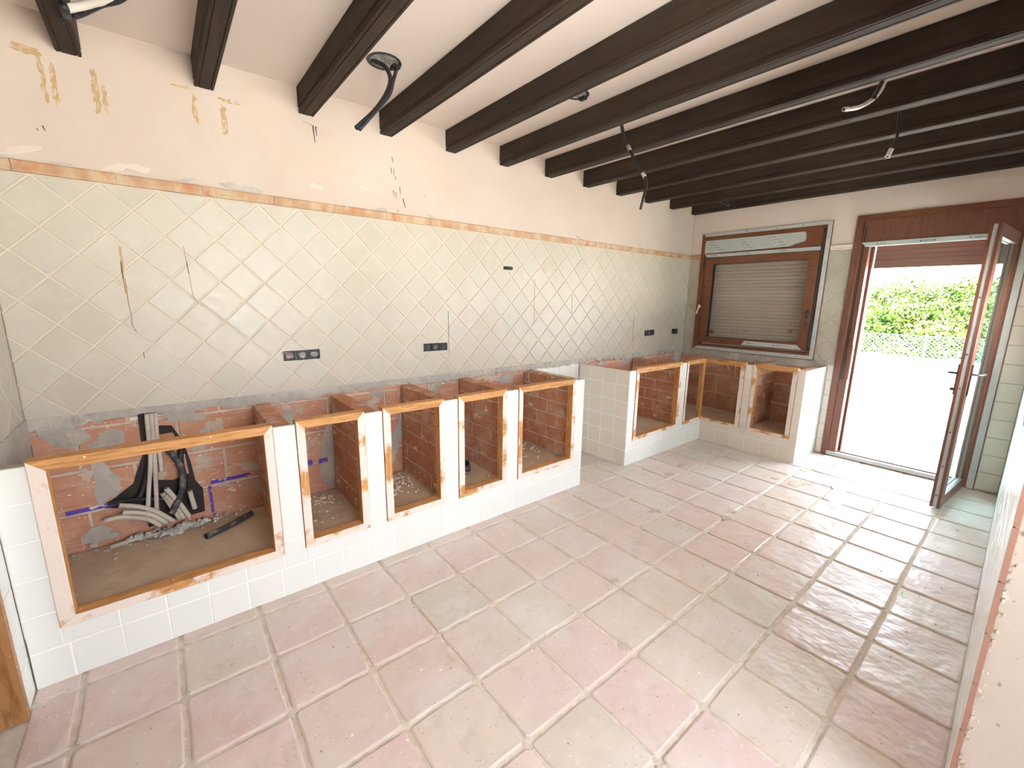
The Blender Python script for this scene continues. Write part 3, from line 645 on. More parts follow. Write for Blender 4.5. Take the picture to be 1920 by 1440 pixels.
# ------------------------------------------------------------------ window (far wall)
def rails(P, a0, a1, b0, b1, w_, c0, c1, mats, parent, name, ch=.002, sides='lrtb', ww=None):
    wl_, wr_, wt, wbm = ww or (w_, w_, w_, w_)
    i0, i1, j0, j1 = a0 + wl_, a1 - wr_, b0 + wbm, b1 - wt
    q = {'l': [(a0, b0), (i0, j0), (i0, j1), (a0, b1)], 'r': [(i1, j0), (a1, b0), (a1, b1), (i1, j1)], 't': [(a0, b1), (i0, j1), (i1, j1), (a1, b1)], 'b': [(a0, b0), (a1, b0), (i1, j0), (i0, j0)]}
    for s in sides: obj(name, MB().prism(P, q[s], c0, c1, ch), mats, parent)
w1 = tag(empty('window_1', (L, -.8, .97)), kind='structure')
rails(FW, WA0, WA1, WZ0, WZ1, .05, -.09, .004, lam, w1, 'window_frame')
rails(FW, .134, 1.463, .962, 2.352, .044, .004, .012, lam, w1, 'cover_trim')
obj('shutter_box', MB().prism(FW, rect(.176, 1.415, 2.112, 2.308), -.08, .010, .002), lam, w1)
ff = []
ff.append(obj('protective_film', MB().prism(FW, [(.150, 2.350), (.178, 2.316), (1.420, 2.316), (1.456, 2.350)], .011, .0132), film, w1))
ff.append(obj('protective_film', MB().prism(FW, [(1.420, 1.005), (1.457, .968), (1.457, 2.350), (1.420, 2.316)], .011, .0134), film, w1))
ff.append(obj('protective_film', MB().prism(FW, [(.142, .968), (1.457, .968), (1.420, 1.005), (.20, 1.004)], .011, .0132), film, w1))
bigf = obj('protective_film', MB().prism(FW, [(.178, 2.122), (.8, 2.127), (1.105, 2.133), (1.16, 2.158), (1.236, 2.172), (1.243, 2.2), (1.238, 2.255), (1.222, 2.268), (.18, 2.268)], .0095, .0115), film, w1)
obj('trim_strip', MB().prism(FW, [(.22, 2.074), (1.384, 2.074), (1.384, 2.110), (.19, 2.110)], -.01, .024, .003), film, w1)
def marks(parent, P, a0, a1, bs, c, pitch, shift, big=.011):
    """printed film: diamond dots and rows of small dashes"""
    for r, bz in enumerate(bs):
        m = MB(); ml = MB(); a = a0 + shift * r
        while a < a1 - .02:
            s = big * .55; m.prism(P, [(a - s, bz), (a, bz - s), (a + s, bz), (a, bz + s)], c - .0005, c + .0004)
            x = a + .022
            for q in range(5):
                if x + .007 < a1: m.prism(P, rect(x, x + .0065, bz - .0035, bz + .0035), c - .0005, c + .0003)
                x += .0095
            x += .01
            while x < a + pitch - .06 and x < a1 - .012:
                ml.prism(P, rect(x, x + U(.005, .008), bz - .0018, bz + .0018), c - .0005, c + .0003); x += .0105
            a += pitch
        if m.f: obj('film_print', m, ink, parent)
        if ml.f: obj('film_print', ml, ink_l, parent)
marks(bigf, FW, .22, 1.20, [2.245, 2.215, 2.185, 2.155], .0115, .335, .035)
marks(w1, FW, .27, 1.37, [2.092], .0242, .37, 0, .010)
for (a, z) in [(.32, 2.333), (.65, 2.335), (.95, 2.334), (1.2, 2.335)]: obj('film_print', MB().disc(Plane(FW.at(0, 0, .013), FW.u, FW.v), a, z, .006, .0008), ink, w1)
for z in (2.2, 1.95, 1.7, 1.5, 1.38, 1.2, 1.07): obj('film_print', MB().disc(Plane(FW.at(0, 0, .0132), FW.u, FW.v), 1.438, z, .005, .0008, 8), ink, w1)
for a in (.45, .75, 1.0, 1.3): obj('film_print', MB().disc(Plane(FW.at(0, 0, .013), FW.u, FW.v), a, .985, .005, .0008, 8), ink, w1)
sash = obj('sash', MB().prism(FW, rect(.21, .22, 1.06, 1.07), -.04, -.03), lam, w1)
rails(FW, .205, 1.385, 1.052, 2.068, .09, -.05, .014, lam, sash, 'sash_rail', ww=(.092, .090, .076, .074))
rails(FW, .292, 1.300, 1.122, 1.996, .014, -.05, .002, dark, sash, 'glazing_bead', ww=(.008, .006, .005, .005))
obj('glass_pane', MB().prism(FW, rect(.297, 1.295, 1.126, 1.993), -.022, -.016), glass, sash)
fb = obj('protective_film', MB().prism(FW, [(.726, 1.058), (1.346, 1.058), (1.292, 1.106), (.757, 1.108)], .013, .0155), film, sash)
marks(w1, FW, .80, 1.27, [1.083], .0156, .27, 0, .017)
obj('window_handle', MB().prism(FW, blob(None, .178, 1.49, .013, .022, 0, 10, 0), .01, .028).tube([FW.at(.178, 1.50, .028), FW.at(.182, 1.505, .05), FW.at(.20, 1.50, .055), FW.at(.175, 1.44, .055), FW.at(.168, 1.40, .05)], .008, 8), handle_c, w1, True)
obj('window_handle', MB().prism(FW, rect(1.338, 1.366, 1.385, 1.475), .013, .022, .003).prism(FW, blob(None, 1.352, 1.435, .02, .02, 0, 10, 0), .02, .03, .003).prism(FW, rect(1.345, 1.362, 1.29, 1.35), .013, .019, .002), handle_d, w1)
for z in (2.02, 1.99, 1.12): obj('hinge', MB().prism(FW, rect(.190, .204, z - .025, z + .025), .004, .024, .003), handle_d, w1)
obj('sash_gap_shade', MB().prism(FW, rect(1.392, 1.412, 1.06, 2.29), .0, .012), dark, w1)  # dark strip painting the shadow in the gap between sash and trim
obj('strap_box', MB().prism(FW, rect(1.385, 1.414, 1.10, 1.27), .0, .020, .003), handle_d, w1)
obj('blind_strap', MB().prism(FW, rect(1.392, 1.408, 1.27, 2.25), .012, .0145), handle_d, w1)
for i in range(27):
    z = 1.03 + .0385 * i
    obj('blind_slat', MB().prism(FW, [(.17, z), (1.43, z), (1.43, z + .035), (.17, z + .035)], -.115, -.100, .006), slat_m, w1)
obj('blind_bottom', MB().prism(FW, rect(.16, 1.44, .99, 2.30), -.135, -.122), slat_m, w1)
obj('foam_pad', MB().prism(FW, rect(.31, .375, 1.165, 1.205), -.016, -.012), lam_d, sash); obj('foam_pad', MB().prism(FW, rect(1.19, 1.225, 1.235, 1.265), -.016, -.013), slat_d, sash)
# ------------------------------------------------------------------ door (far wall)
d1 = tag(empty('door_1', (L, -2.2, 0)), kind='structure')
obj('cover_trim', MB().prism(FW, [(1.650, 0), (1.706, 0), (1.706, 2.31), (1.650, 2.362)], .001, .016, .003), lam_d, d1)
obj('cover_trim', MB().prism(FW, [(1.650, 2.362), (1.706, 2.312), (2.71, 2.312), (2.76, 2.362)], .001, .016, .003), lam, d1)
obj('cover_trim', MB().prism(FW, [(2.716, 0), (2.762, 0), (2.762, 2.362), (2.716, 2.314)], .001, .012, .002), lam_d, d1)
obj('protective_film', MB().prism(FW, [(2.716, .002), (2.757, .002), (2.757, 2.355), (2.716, 2.314)], .0115, .0145), film, d1)
obj('shutter_box', MB().prism(FW, rect(1.706, 2.716, 2.115, 2.312), -.09, .008, .003), lam_d, d1)
obj('trim_shadow_gap', MB().prism(FW, rect(1.700, 1.712, 2.13, 2.30), .006, .0085), dark, d1)  # dark strip laid on to draw the shaded gap beside the trim
st = obj('protective_film', MB().prism(FW, [(1.714, 2.115), (1.745, 2.074), (2.66, 2.074), (2.66, 2.115)], -.02, .022, .003), film, d1)
marks(st, FW, 1.83, 2.62, [2.094], .0224, .30, 0, .012)
obj('film_print', MB().prism(FW, rect(2.12, 2.128, 2.088, 2.100), .022, .0226).prism(FW, rect(2.14, 2.148, 2.088, 2.100), .022, .0226).prism(FW, rect(2.16, 2.168, 2.088, 2.100), .022, .0226).prism(FW, [(2.205, 2.085), (2.222, 2.085), (2.222, 2.103), (2.205, 2.103)], .022, .0228), ink_r, st)
# jambs stepped outwards
for a0, a1, c0, c1, m in [(1.667, 1.772, -.075, .006, lam_d), (1.667, 1.760, -.13, -.078, lam_d), (1.667, 1.785, -.245, -.132, lam_d)]:
    obj('door_jamb', MB().prism(FW, rect(a0, a1, .0, 2.115), c0, c1, .002), m, d1)
obj('weather_seal', MB().prism(FW, rect(1.772, 1.775, .05, 2.07), -.036, -.030), conduit, d1)
obj('weather_seal', MB().prism(FW, rect(1.7725, 1.779, .8, 1.15), -.02, -.002), white_p, d1)
obj('weather_seal', MB().prism(FW, rect(1.785, 1.788, .10, 1.86), -.16, -.155), lam_d, d1)
obj('strap_plate', MB().prism(FW, rect(1.716, 1.742, .80, 1.02), .005, .010, .002), handle_d, d1)
obj('blind_strap', MB().prism(FW, rect(1.722, 1.736, 1.02, 2.26), .010, .012), handle_d, d1)
for a0, a1, c0, c1 in [(2.655, 2.716, -.075, .006), (2.68, 2.74, -.245, -.078)]:
    obj('door_jamb', MB().prism(FW, rect(a0, a1, .0, 2.115), c0, c1, .002), lam_d, d1)
obj('threshold', MB().box(L - .012, L + .10, -2.66, -1.772, .0, .040), lam_d, d1)
th = obj('protective_film', MB().box(L - .02, L + .02, -2.655, -1.70, .008, .046), film, d1)
obj('sill_lip', MB().box(L - .026, L + .0, -2.66, -1.70, 0, .008), lam_d, d1); obj('sill_lip', MB().box(L + .022, L + .03, -2.66, -1.772, .04, .056), lam_d, d1)
for i in range(6):
    z = 1.885 + .04 * i
    obj('blind_slat', MB().prism(FW, rect(1.79, 2.68, z, z + .0415), -.20 + .004 * (i % 2), -.188 + .004 * (i % 2), .004), slat_d, d1)
obj('lintel', MB().prism(FW, rect(1.667, 2.74, 2.20, 2.345), -.245, -.10), lam_d, d1)
# open leaf
th_ = math.atan2(.063, .752)
LP = Plane((4.832, -2.640, 0), (math.cos(th_), -math.sin(th_), 0), (0, 0, 1))
leaf = obj('door_leaf', MB().prism(LP, rect(.004, .012, .03, 2.09), -.036, -.026), film, d1); leaf['label'] = 'open glazed door leaf standing square to the wall'
LW, LH0, LH1 = .756, .018, 2.098
for poly, nm in (([(0, LH0), (.095, .105), (.095, 2.01), (0, LH1)], 'stile'), ([(LW - .07, .105), (LW, LH0), (LW, LH1), (LW - .07, 2.01)], 'stile'), ([(0, LH0), (LW, LH0), (LW - .085, .105), (.095, .105)], 'rail'), ([(0, LH1), (.095, 2.01), (LW - .085, 2.01), (LW, LH1)], 'rail')):
    back = [(max(a, LW - .026), b) for a, b in poly] if poly[0][0] > .4 else [(a, b) for a, b in poly]
    obj(nm, MB().prism(LP, poly, -.018, .0, .003), lam_d, leaf); obj(nm, MB().prism(LP, [(a + (.004 if a < .01 else 0), b) for a, b in back], -.058, -.040, .003), lam_d, leaf)
    obj(nm, MB().prism(LP, inset(back, .006) or back, -.041, -.017), film, leaf)
obj('glass_pane', MB().prism(LP, rect(.09, LW - .03, .10, 2.015), -.026, -.020), glass_c, leaf)
for z in (.12, .35, .62, .95, 1.2, 1.6): obj('lock_screw', MB().tube([LP.at(.004, z, -.031), LP.at(-.0035, z, -.031)], .005, 8), handle_d, leaf)
hd = obj('door_handle', MB().prism(LP, rect(.035, .068, .895, 1.125), 0, .008, .003), handle_d, leaf); 
obj('lever', MB().tube([LP.at(.052, 1.055, .004), LP.at(.052, 1.055, .045), LP.at(.062, 1.055, .055), LP.at(.18, 1.050, .055)], .0085, 8), steel, leaf, True)
obj('lever', MB().prism(LP, rect(.035, .068, .895, 1.125), -.070, -.061, .002).tube([LP.at(.052, 1.055, -.066), LP.at(.052, 1.055, -.105), LP.at(.062, 1.055, -.115), LP.at(.17, 1.05, -.115)], .0085, 8), handle_d, leaf, True)
obj('key_cylinder', MB().tube([LP.at(.052, .935, -.06), LP.at(.052, .935, -.09)], .012, 8), handle_d, leaf, True)
for z in (.25, 1.05, 1.9): obj('hinge', MB().tube([LP.at(LW + .006, z - .04, -.03), LP.at(LW + .006, z + .04, -.03)], .008, 8), handle_d, leaf, True)

# ------------------------------------------------------------------ boxes and cables on the ceiling
def ray(px, py, **kw):
    r, d, f = [Vector(v) for v in CAMROWS]
    v = r * ((px - 960) / 801.63) + d * ((py - 720) / 801.63) + f
    (k, val), = kw.items(); i = 'xyz'.index(k); return CP + v * ((val - CP[i]) / v[i])
CP_ = Plane((0, 0, CZ), (1, 0, 0), (0, -1, 0))   # faces down: a = x, b = -y
def ceilbox(x, y, r, label):
    e = empty('ceiling_box', (x, y, CZ)); tag(e, label, 'junction box')
    b = MB(); n = 20; P = CP_
    rr = [(r + .012, 0), (r + .012, .003), (r, .004), (r - .006, .0015)]
    vs = [P.at(x + q * math.cos(2 * math.pi * i / n) * U(.97, 1.03), -y + q * math.sin(2 * math.pi * i / n), c) for q, c in rr for i in range(n)]
    fs = [(k * n + i, k * n + (i + 1) % n, (k + 1) * n + (i + 1) % n, (k + 1) * n + i) for k in range(3) for i in range(n)]
    obj('rim', MB().add(vs, fs), black, e)
    obj('box_floor', MB().disc(P, x, -y, r - .004, .0018, 16), box_g, e)
    obj('clamp', MB().prism(P, rect(x + r * .55, x + r + .005, -y - .022, -y + .022), 0, .018, .003), black, e)
    return e
ceilbox(1.415, -.585, .075, 'round black ceiling box between the third and fourth beams with a long hanging cable')
ceilbox(2.43, -.985, .055, 'small round black ceiling box half hidden behind the fifth beam')
def spline(pts, n=6):
    pts = [Vector(p) for p in pts]; q = [pts[0]] + pts + [pts[-1]]; out = []
    for i in range(1, len(q) - 2):
        a, b_, c, d = q[i - 1], q[i], q[i + 1], q[i + 2]
        for k in range(n):
            t = k / n; out.append(.5 * ((2 * b_) + (c - a) * t + (2 * a - 5 * b_ + 4 * c - d) * t * t + (3 * b_ - a - 3 * c + d) * t ** 3))
    out.append(pts[-1]); return out
def cable(name, pts, r, mat, label, cat='cable', group=None, hollow=.6, n=6, parent=None):
    o = obj(name, MB().tube(spline(pts, n), r, 8, 0, True, hollow), [mat, dark], parent, True)
    if label: tag(o, label, cat, group)
    return o
c = empty('hanging_cable', (1.42, -.58, CZ)); tag(c, 'pair of black cables hanging from the round ceiling box between beams', 'cable')
cable('strand', [(1.36, -.56, 2.728), ray(722, 125, y=-.62), ray(732, 150, y=-.65), ray(722, 180, y=-.68), ray(700, 210, y=-.70), ray(668, 240, y=-.72)], .011, black, None, parent=c)
cable('strand', [(1.475, -.59, 2.712), ray(742, 135, y=-.64), ray(737, 152, y=-.66), ray(730, 178, y=-.69), ray(706, 207, y=-.71), ray(674, 243, y=-.73)], .009, black, None, parent=c)
c = empty('hanging_cable', (2.9, -.93, CZ)); tag(c, 'black taped cable hanging between beams near the ceiling middle, kinked', 'cable')
cable('strand', [(2.9, -.93, 2.73), ray(1165, 232, x=2.9), ray(1172, 262, x=2.91), ray(1190, 300, x=2.92), ray(1208, 330, x=2.90)], .011, black, None, parent=c, hollow=0)
cable('strand', [ray(1207, 325, x=2.90), ray(1212, 345, x=2.9), ray(1206, 372, x=2.88), ray(1201, 393, x=2.88)], .009, black, None, parent=c)
obj('tape_wrap', MB().tube([ray(1205, 325, x=2.90), ray(1209, 332, x=2.90)], .0125, 8), conduit, c, True)
obj('tape_wrap', MB().tube([ray(1177, 272, x=2.912), ray(1181, 282, x=2.914)], .013, 8), box_g, c, True)
c = empty('hanging_cable', (3.32, -2.24, CZ)); tag(c, 'white conduit hooked out of the ceiling between beams with a black cable beside it', 'cable')
cable('conduit', [(3.34, -2.24, 2.73), ray(1662, 145, x=3.32), ray(1652, 168, x=3.30), ray(1635, 187, x=3.24), ray(1610, 201, x=3.15), ray(1582, 205, x=3.05)], .010, white_p, None, parent=c)
cable('strand', [(3.30, -2.22, 2.73), ray(1655, 148, x=3.29), ray(1646, 168, x=3.27), ray(1637, 184, x=3.23)], .009, black, None, parent=c, hollow=0)
for (px, py, X) in ((1637, 185, 3.245), (1590, 204, 3.08)): obj('tape_wrap', MB().tube([ray(px - 3, py + 2, x=X), ray(px + 3, py - 2, x=X + .01)], .0125, 8), black, c, True)
c = empty('hanging_cable', (3.82, -2.2, CZ)); tag(c, 'thin black cable with a white sleeve tip hanging near the right side of the ceiling', 'cable')
cable('strand', [(3.82, -2.2, 2.73), ray(1688, 205, x=3.8), ray(1684, 240, x=3.8), ray(1680, 262, x=3.78), ray(1670, 283, x=3.74)], .008, black, None, parent=c, hollow=0)
cable('sleeve', [ray(1671, 280, x=3.74), ray(1664, 294, x=3.72)], .013, white_p, None, parent=c)
c = empty('hanging_cable', (5.2, -.34, CZ)); tag(c, 'short dusty black cable end hanging between the last two beams above the window', 'cable')
cable('strand', [(5.22, -.30, 2.73), ray(1325, 364, x=5.2), ray(1340, 374, x=5.15), ray(1354, 379, x=5.12), ray(1367, 386, x=5.08)], .012, black_d, None, parent=c)
c = empty('hanging_cable', (.44, -.62, CZ)); tag(c, 'white conduit and black tube sticking out beside the first beam at the top left', 'cable')
cable('conduit', [(.47, -.72, 2.72), (.44, -.66, 2.66), ray(215, -8, z=2.60), ray(165, 8, z=2.58), ray(126, 16, z=2.56)], .014, white_p, None, parent=c)
cable('strand', [(.50, -.70, 2.72), ray(235, -6, z=2.60), ray(190, 10, z=2.58), ray(150, 28, z=2.56), ray(114, 38, z=2.54)], [.004, .006] + [.010] * 23 if False else .009, black, None, parent=c)
obj('tape_wrap', MB().tube([ray(118, 10, z=2.55), ray(126, 30, z=2.55)], .0145, 8), black, c, True)

# ------------------------------------------------------------------ socket boxes in the tiled wall
def sockets(name, x0, x1, z0, z1, n, mats, label, flap=False):
    e = empty(name, ((x0 + x1) / 2, 0, (z0 + z1) / 2)); tag(e, label, 'socket box', 'empty socket boxes in the tiled wall')
    w_ = (x1 - x0) / n; P = FRONT(0)
    for i in range(n):
        a0, a1 = x0 + i * w_ + .002, x0 + (i + 1) * w_ - .002; dz = U(-.003, .003)
        bx = obj('box', MB().prism(P, rect(a0, a1, z0 + dz, z1 + dz), -.002, .0025).prism(P, rect(a0, a1, z1 + dz - .006, z1 + dz), 0, .008, .001).prism(P, rect(a0, a1, z0 + dz, z0 + dz + .006), 0, .008, .001)
                 .prism(P, rect(a0, a0 + .006, z0 + dz, z1 + dz), 0, .008, .001).prism(P, rect(a1 - .006, a1, z0 + dz, z1 + dz), 0, .008, .001), mats[0], e)
        m = (a0 + a1) / 2; q = (z0 + z1) / 2 + dz
        obj('box_inside', MB().prism(P, blob(None, m, q, (a1 - a0) * .33, (z1 - z0) * .33, 0, 9, .25), .002, .006, .001), mats[1], bx)
    if flap: obj('torn_flap', MB().prism(P, [(x0 - .006, z1 - .012), (x0 + .05, z1 - .032), (x0 + .052, z1 - .012), (x0, z1 - .0)], .008, .016), slat_d, e)
sockets('socket_box', .940, 1.155, 1.152, 1.212, 3, [black, box_g], 'row of three dusty grey socket boxes above the second cupboard opening', True)
sockets('socket_box', 1.895, 2.100, 1.150, 1.208, 3, [black, black_d], 'row of three black empty socket boxes above the fourth cupboard opening')
sockets('socket_box', 4.745, 4.935, 1.148, 1.212, 3, [black, black_d], 'row of three small black socket boxes on the tiled wall near the corner')
sockets('socket_box', 5.325, 5.455, 1.148, 1.210, 2, [black, black_d], 'pair of small black socket boxes nearest the window corner')
o = obj('pipe_stub', MB().tube([(2.66, .002, 1.803), (2.675, -.02, 1.802), (2.72, -.035, 1.80)], .014, 10, 0, True, .6), [black, dark], None, True)
tag(o, 'short black pipe stub poking out of the diamond tiled wall above the counter', 'pipe')

# ------------------------------------------------------------------ conduits and rubble in the first cupboard
obj('cavity_shade', MB().prism(FRONT(.012), [(.228, .95), (.222, .70), (.165, .55), (.06, .475), (.02, .455), (.10, .43), (.19, .40), (.20, .285), (.455, .30), (.46, .44), (.43, .50), (.42, .62), (.40, .74), (.36, .84), (.30, .85), (.27, .95)][::-1], -.006, .0035), dark, wl)  # flat dark patch, the darkness of the hollow drawn as colour
obj('exposed_brick_patch', MB().prism(FRONT(.010), [(.262, .80), (.255, .55), (.33, .53), (.405, .55), (.40, .66), (.36, .80)][::-1], -.003, .004, 0), brick_d, wl)
q = lambda x, y, Y=-.03: ray(60 + x / 4.5, 740 + y / 4.5, y=Y)
G = 'bare grey conduits in the large cupboard'
up = [([(965, 160), (985, 370), (1000, 560), (985, 800), (975, 1060)], 'upright grey conduit, left one of the trio, running down to the floor'),
      ([(1005, 155), (1020, 370), (1035, 520), (1045, 760), (1055, 1020)], 'upright grey conduit, middle one of the trio, bent at the bottom'),
      ([(1040, 150), (1055, 360), (1080, 520), (1095, 650)], 'upright grey conduit, right one of the trio, cut short')]
for k, (pts, lab) in enumerate(up):
    cable('conduit', [q(x, y, -.028 - .012 * (i > 1) - .02 * (k == 0) * (i > 3)) for i, (x, y) in enumerate(pts)], .0105, conduit, lab, 'conduit', G, 0.6)
lo = [([(735, 935), (850, 940), (950, 955), (1060, 990), (1200, 1070)], 'uppermost of the three conduits fanning out to the left'),
      ([(765, 995), (880, 995), (990, 1010), (1060, 1040), (1140, 1085)], 'middle one of the three conduits fanning out to the left'),
      ([(615, 1065), (750, 1035), (900, 1040), (1000, 1060), (1085, 1105)], 'lowest and longest of the three conduits fanning out to the left')]
for k, (pts, lab) in enumerate(lo):
    cable('conduit', [q(x, y, -.055 - .004 * k) for x, y in pts], .0125, conduit, lab, 'conduit', G, .65)
ri = [([(1100, 830), (1170, 930), (1250, 1045)], 'left one of the leaning conduit stubs right of the trio'),
      ([(1120, 850), (1200, 920), (1280, 1040)], 'second of the leaning conduit stubs right of the trio'),
      ([(1130, 790), (1230, 900), (1330, 1030)], 'longest of the leaning conduit stubs right of the trio'),
      ([(1330, 810), (1350, 880), (1375, 960)], 'short upright conduit stub at the right edge of the hole')]
for k, (pts, lab) in enumerate(ri):
    cable('conduit', [q(x, y, -.062 + .010 * (k == 0) - .012 * (k == 2)) for x, y in pts], .0125, conduit, lab, 'conduit', G, .65)
cable('cable', [q(1140, 460), q(1200, 520), q(1265, 640, -.045), q(1265, 800, -.06), q(1225, 910, -.085), q(1180, 1000, -.09)], .016, black_d, 'thick dusty black corrugated tube curving down behind the conduits', 'cable')
cable('cable', [q(1260, 450, -.02), q(1255, 560, -.028), q(1285, 700, -.03), q(1290, 800, -.035)], .014, black, 'second black tube behind, at the right of the hole', 'cable')
cable('cable', [q(985, 480, -.008), q(975, 650, -.012), q(925, 830, -.02), q(890, 870, -.03)], .013, black, 'black tube running down left of the upright conduits', 'cable')
cable('cable', [q(640, 920, -.012), q(800, 890, -.02), q(950, 880, -.03), q(1120, 880, -.03)], .010, black, 'black cable lying sideways behind the fanned conduits', 'cable')
S = lambda x, y, z=.262: ray(x, y, z=z)
o = cable('pipe', [S(386, 1006, .262), S(430, 985, .262), S(472, 962, .262)], .0165, black_d, 'black pipe offcut lying on the floor of the large cupboard', 'pipe', hollow=.75)
cable('pipe', [S(207, 1026, .258), S(265, 1008, .258), S(325, 995, .260)], .010, conduit, 'thin grey pipe lying along the back of the large cupboard floor', 'pipe')
cable('pipe', [ray(873, 868, y=-.34), ray(876, 880, y=-.30), ray(871, 893, y=-.24)], .030, black_d, 'black round pipe end inside the fourth cupboard opening', 'pipe', hollow=.7)
def rock(b, c, s):
    vs = []; 
    for k in range(2):
        for i in range(5):
            t = 2 * math.pi * i / 5 + U(-.3, .3); rr = s * U(.6, 1.1) * (1 if k == 0 else .65); vs.append((c[0] + rr * math.cos(t), c[1] + rr * math.sin(t), c[2] + (0 if k == 0 else s * U(.6, 1))))
    b.add(vs, [(i, (i + 1) % 5, 5 + (i + 1) % 5, 5 + i) for i in range(5)] + [tuple(range(5, 10)), (4, 3, 2, 1, 0)])
def rubble(name, n, f, label, mat=rubble_m):
    b = MB()
    for _ in range(n): rock(b, *f())
    return tag(obj(name, b, mat), label, 'rubble', kind='stuff')
rubble('rubble', 150, lambda: ((.33 + random.gauss(0, .10), -.03 - abs(random.gauss(0, .03)), .246 + U(0, .03)), U(.004, .02)), 'grey cement rubble heaped at the back of the large cupboard')
rubble('rubble', 60, lambda: ((U(-.1, .66), -.03 - abs(random.gauss(0, .05)), .245), U(.003, .012)), 'scattered mortar crumbs along the back of the large cupboard', mortar)
for (x0, x1, t) in ((.86, 1.16, 'second'), (1.32, 1.66, 'third'), (1.82, 2.16, 'fourth'), (2.34, 2.86, 'fifth')):
    rubble('rubble', 110, lambda: ((U(x0, x1), -.06 - abs(random.gauss(0, .14)) , .245), U(.003, .016) * (1.2 if t != 'second' else .8)), f'mortar crumbs on the floor of the {t} cupboard opening from the left', mortar_l)

# ------------------------------------------------------------------ outside
b = MB(); N = 24
xs = [L + .26, 6.5, 8, 10, 12, 14, 16, 18, 20, 22, 25, 30, 45]; zz = [-.05, -.05, -.06, -.10, -.14, -.19, -.25, -.31, -.38, -.46, -.55, -.6, -.6]
ys = [-30 + 4 * i for i in range(16)]
for i, x in enumerate(xs):
    for y in ys: b.v.append((x, y, zz[i] + (U(-.02, .02) if i > 2 else 0)))
for i in range(len(xs) - 1):
    for j in range(len(ys) - 1): k = i * 16 + j; b.f.append([k, k + 16, k + 17, k + 1]); b.m.append(0 if i > 1 else 1)
tag(obj('ground', b, [earth, paving], None, origin=(10, 0, 0)), kind='structure')
tag(obj('ground', MB().box(-30, L + .26, -40, YB - .1, -.3, -.06).box(2.4, L + .26, YB - .1, -3.2, -.3, -.06), earth, origin=(0, -20, 0)), kind='structure')
# dry twig and leaf at the threshold
tw = empty('dry_leaf_stalk', (6.2, -2.0, -.05)); tag(tw, 'dry brown leaf stalk lying on the paving just outside the door', 'leaf')
obj('stalk', MB().tube(spline([(6.30, -1.90, -.045), (6.24, -1.97, -.042), (6.17, -2.05, -.044), (6.09, -2.27, -.046)], 4), .003, 5), rust, tw)
b = MB()
for i in range(7):
    x, y = 6.31 - .022 * i, -1.89 - .024 * i; b.prism(Plane((0, 0, -.044), (1, 0, 0), (0, 1, 0)), blob(None, x, y, .014, .009, 0, 7, .3), 0, .006)
obj('leaflets', b, puddle, tw)
fe = empty('chain_link_fence', (22, 0, -.45)); tag(fe, 'galvanised chain link fence across the yard in front of the bushes', 'fence')
b = MB(); fx = 22; z0, z1 = -.44, .42; hgt = z1 - z0
def wire(y0, za, y1, zb, r=.006):
    d = Vector((0, y1 - y0, zb - za)).normalized(); n = Vector((0, -d.z, d.y)) * r; a = Vector((fx, y0, za)); c = Vector((fx, y1, zb)); e = Vector((r, 0, 0))
    b.add([a + n, a - n, c - n, c + n, a + n + e, a - n + e, c - n + e, c + n + e], [(0, 1, 2, 3), (7, 6, 5, 4), (0, 3, 7, 4), (1, 5, 6, 2)])
y = -12.0
while y < 12: wire(y, z0, y + hgt, z1); wire(y, z1, y + hgt, z0); y += .13
tag(obj('wire_mesh', b, galv, fe), kind='stuff')
for i in range(10): obj('post', MB().tube([(fx - .05, -11.6 + 2.9 * i - .3, -.6), (fx - .05, -11.6 + 2.9 * i - .3, .50)], .03, 8), white_p, fe, True)
obj('top_wire', MB().tube([(fx, -12, .43), (fx, 12, .43)], .008, 5), galv, fe)
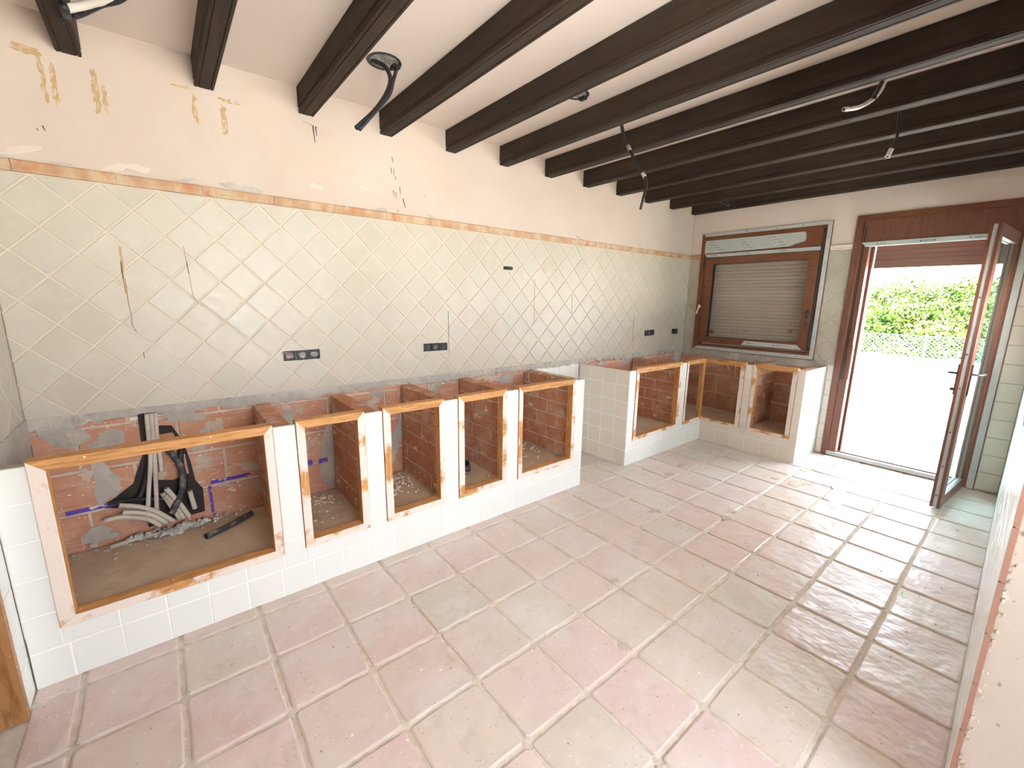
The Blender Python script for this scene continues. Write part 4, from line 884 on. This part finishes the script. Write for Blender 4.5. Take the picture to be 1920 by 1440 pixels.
def bush(name, x, y, r, h, label, n):
    z = -.5
    e = empty(name, (x, y, z)); tag(e, label, name, 'bushes and trees behind the fence')
    b = MB(); bl = [(x + U(-.35, .35) * r, y + (k / 17 * 1.5 - .75) * r, z + h * (.15 + .32 * (k % 3) + U(-.04, .04)) * (1 - .1 * abs(k / 8.5 - 1)), r * U(.36, .5)) for k in range(18)]
    for _ in range(n):
        cx, cy, cz_, cr = random.choice(bl); d = Vector((random.gauss(0, 1), random.gauss(0, 1), random.gauss(0, 1))).normalized()
        p = Vector((cx, cy, cz_)) + d * cr * U(.7, 1.05); p.z = max(p.z, z + .05)
        s = U(.05, .11); u = Vector((U(-1, 1), U(-1, 1), U(-1, 1))).normalized(); v = (d + u * .8).cross(u).normalized()
        b.add([p - u * s, p - v * s * .45, p + u * s, p + v * s * .45], [(0, 1, 2, 3)])
    obj('foliage', b, leafm, e)['kind'] = 'stuff'
    b = MB()
    for k in range(4): b.tube([(x, y, z), (x + U(-.15, .15), y + U(-.15, .15), z + h * .4), (x + U(-.4, .4) * r, y + U(-.4, .4) * r, z + h * .75)], [.07, .05, .02], 6)
    obj('trunk', b, bark, e)
for nm, x, y, r, h, lab in [('bush', 24.2, 2.7, 1.25, 2.4, 'bush right behind the fence at the left edge of the doorway view'), ('bush', 24.2, .35, 1.25, 2.3, 'rounded bush right behind the fence in the middle of the doorway view'), ('bush', 24.2, -2.0, 1.25, 2.6, 'bush right behind the fence beside the open door leaf'),
          ('bush', 24.2, -4.4, 1.1, 2.4, 'bush right behind the fence, covered by the open door leaf'), ('bush', 24.2, 5.1, 1.1, 2.4, 'bush right behind the fence, covered by the left door jamb'),
          ('tree', 28.6, 3.9, 1.6, 3.0, 'tree in the back row at the left edge of the doorway view'), ('tree', 28.6, 1.5, 1.6, 3.3, 'tree in the back row standing in the middle of the doorway view'), ('tree', 28.6, -.95, 1.6, 3.4, 'tallest tree in the back row, beside the open door leaf'),
          ('tree', 28.6, -3.5, 1.6, 3.2, 'tree in the back row, covered by the open door leaf'), ('tree', 28.6, 6.4, 1.6, 3.2, 'tree in the back row, covered by the left door jamb')]:
    bush(nm, x, y, r, h, lab, 7500 if x < 26 else 8500)
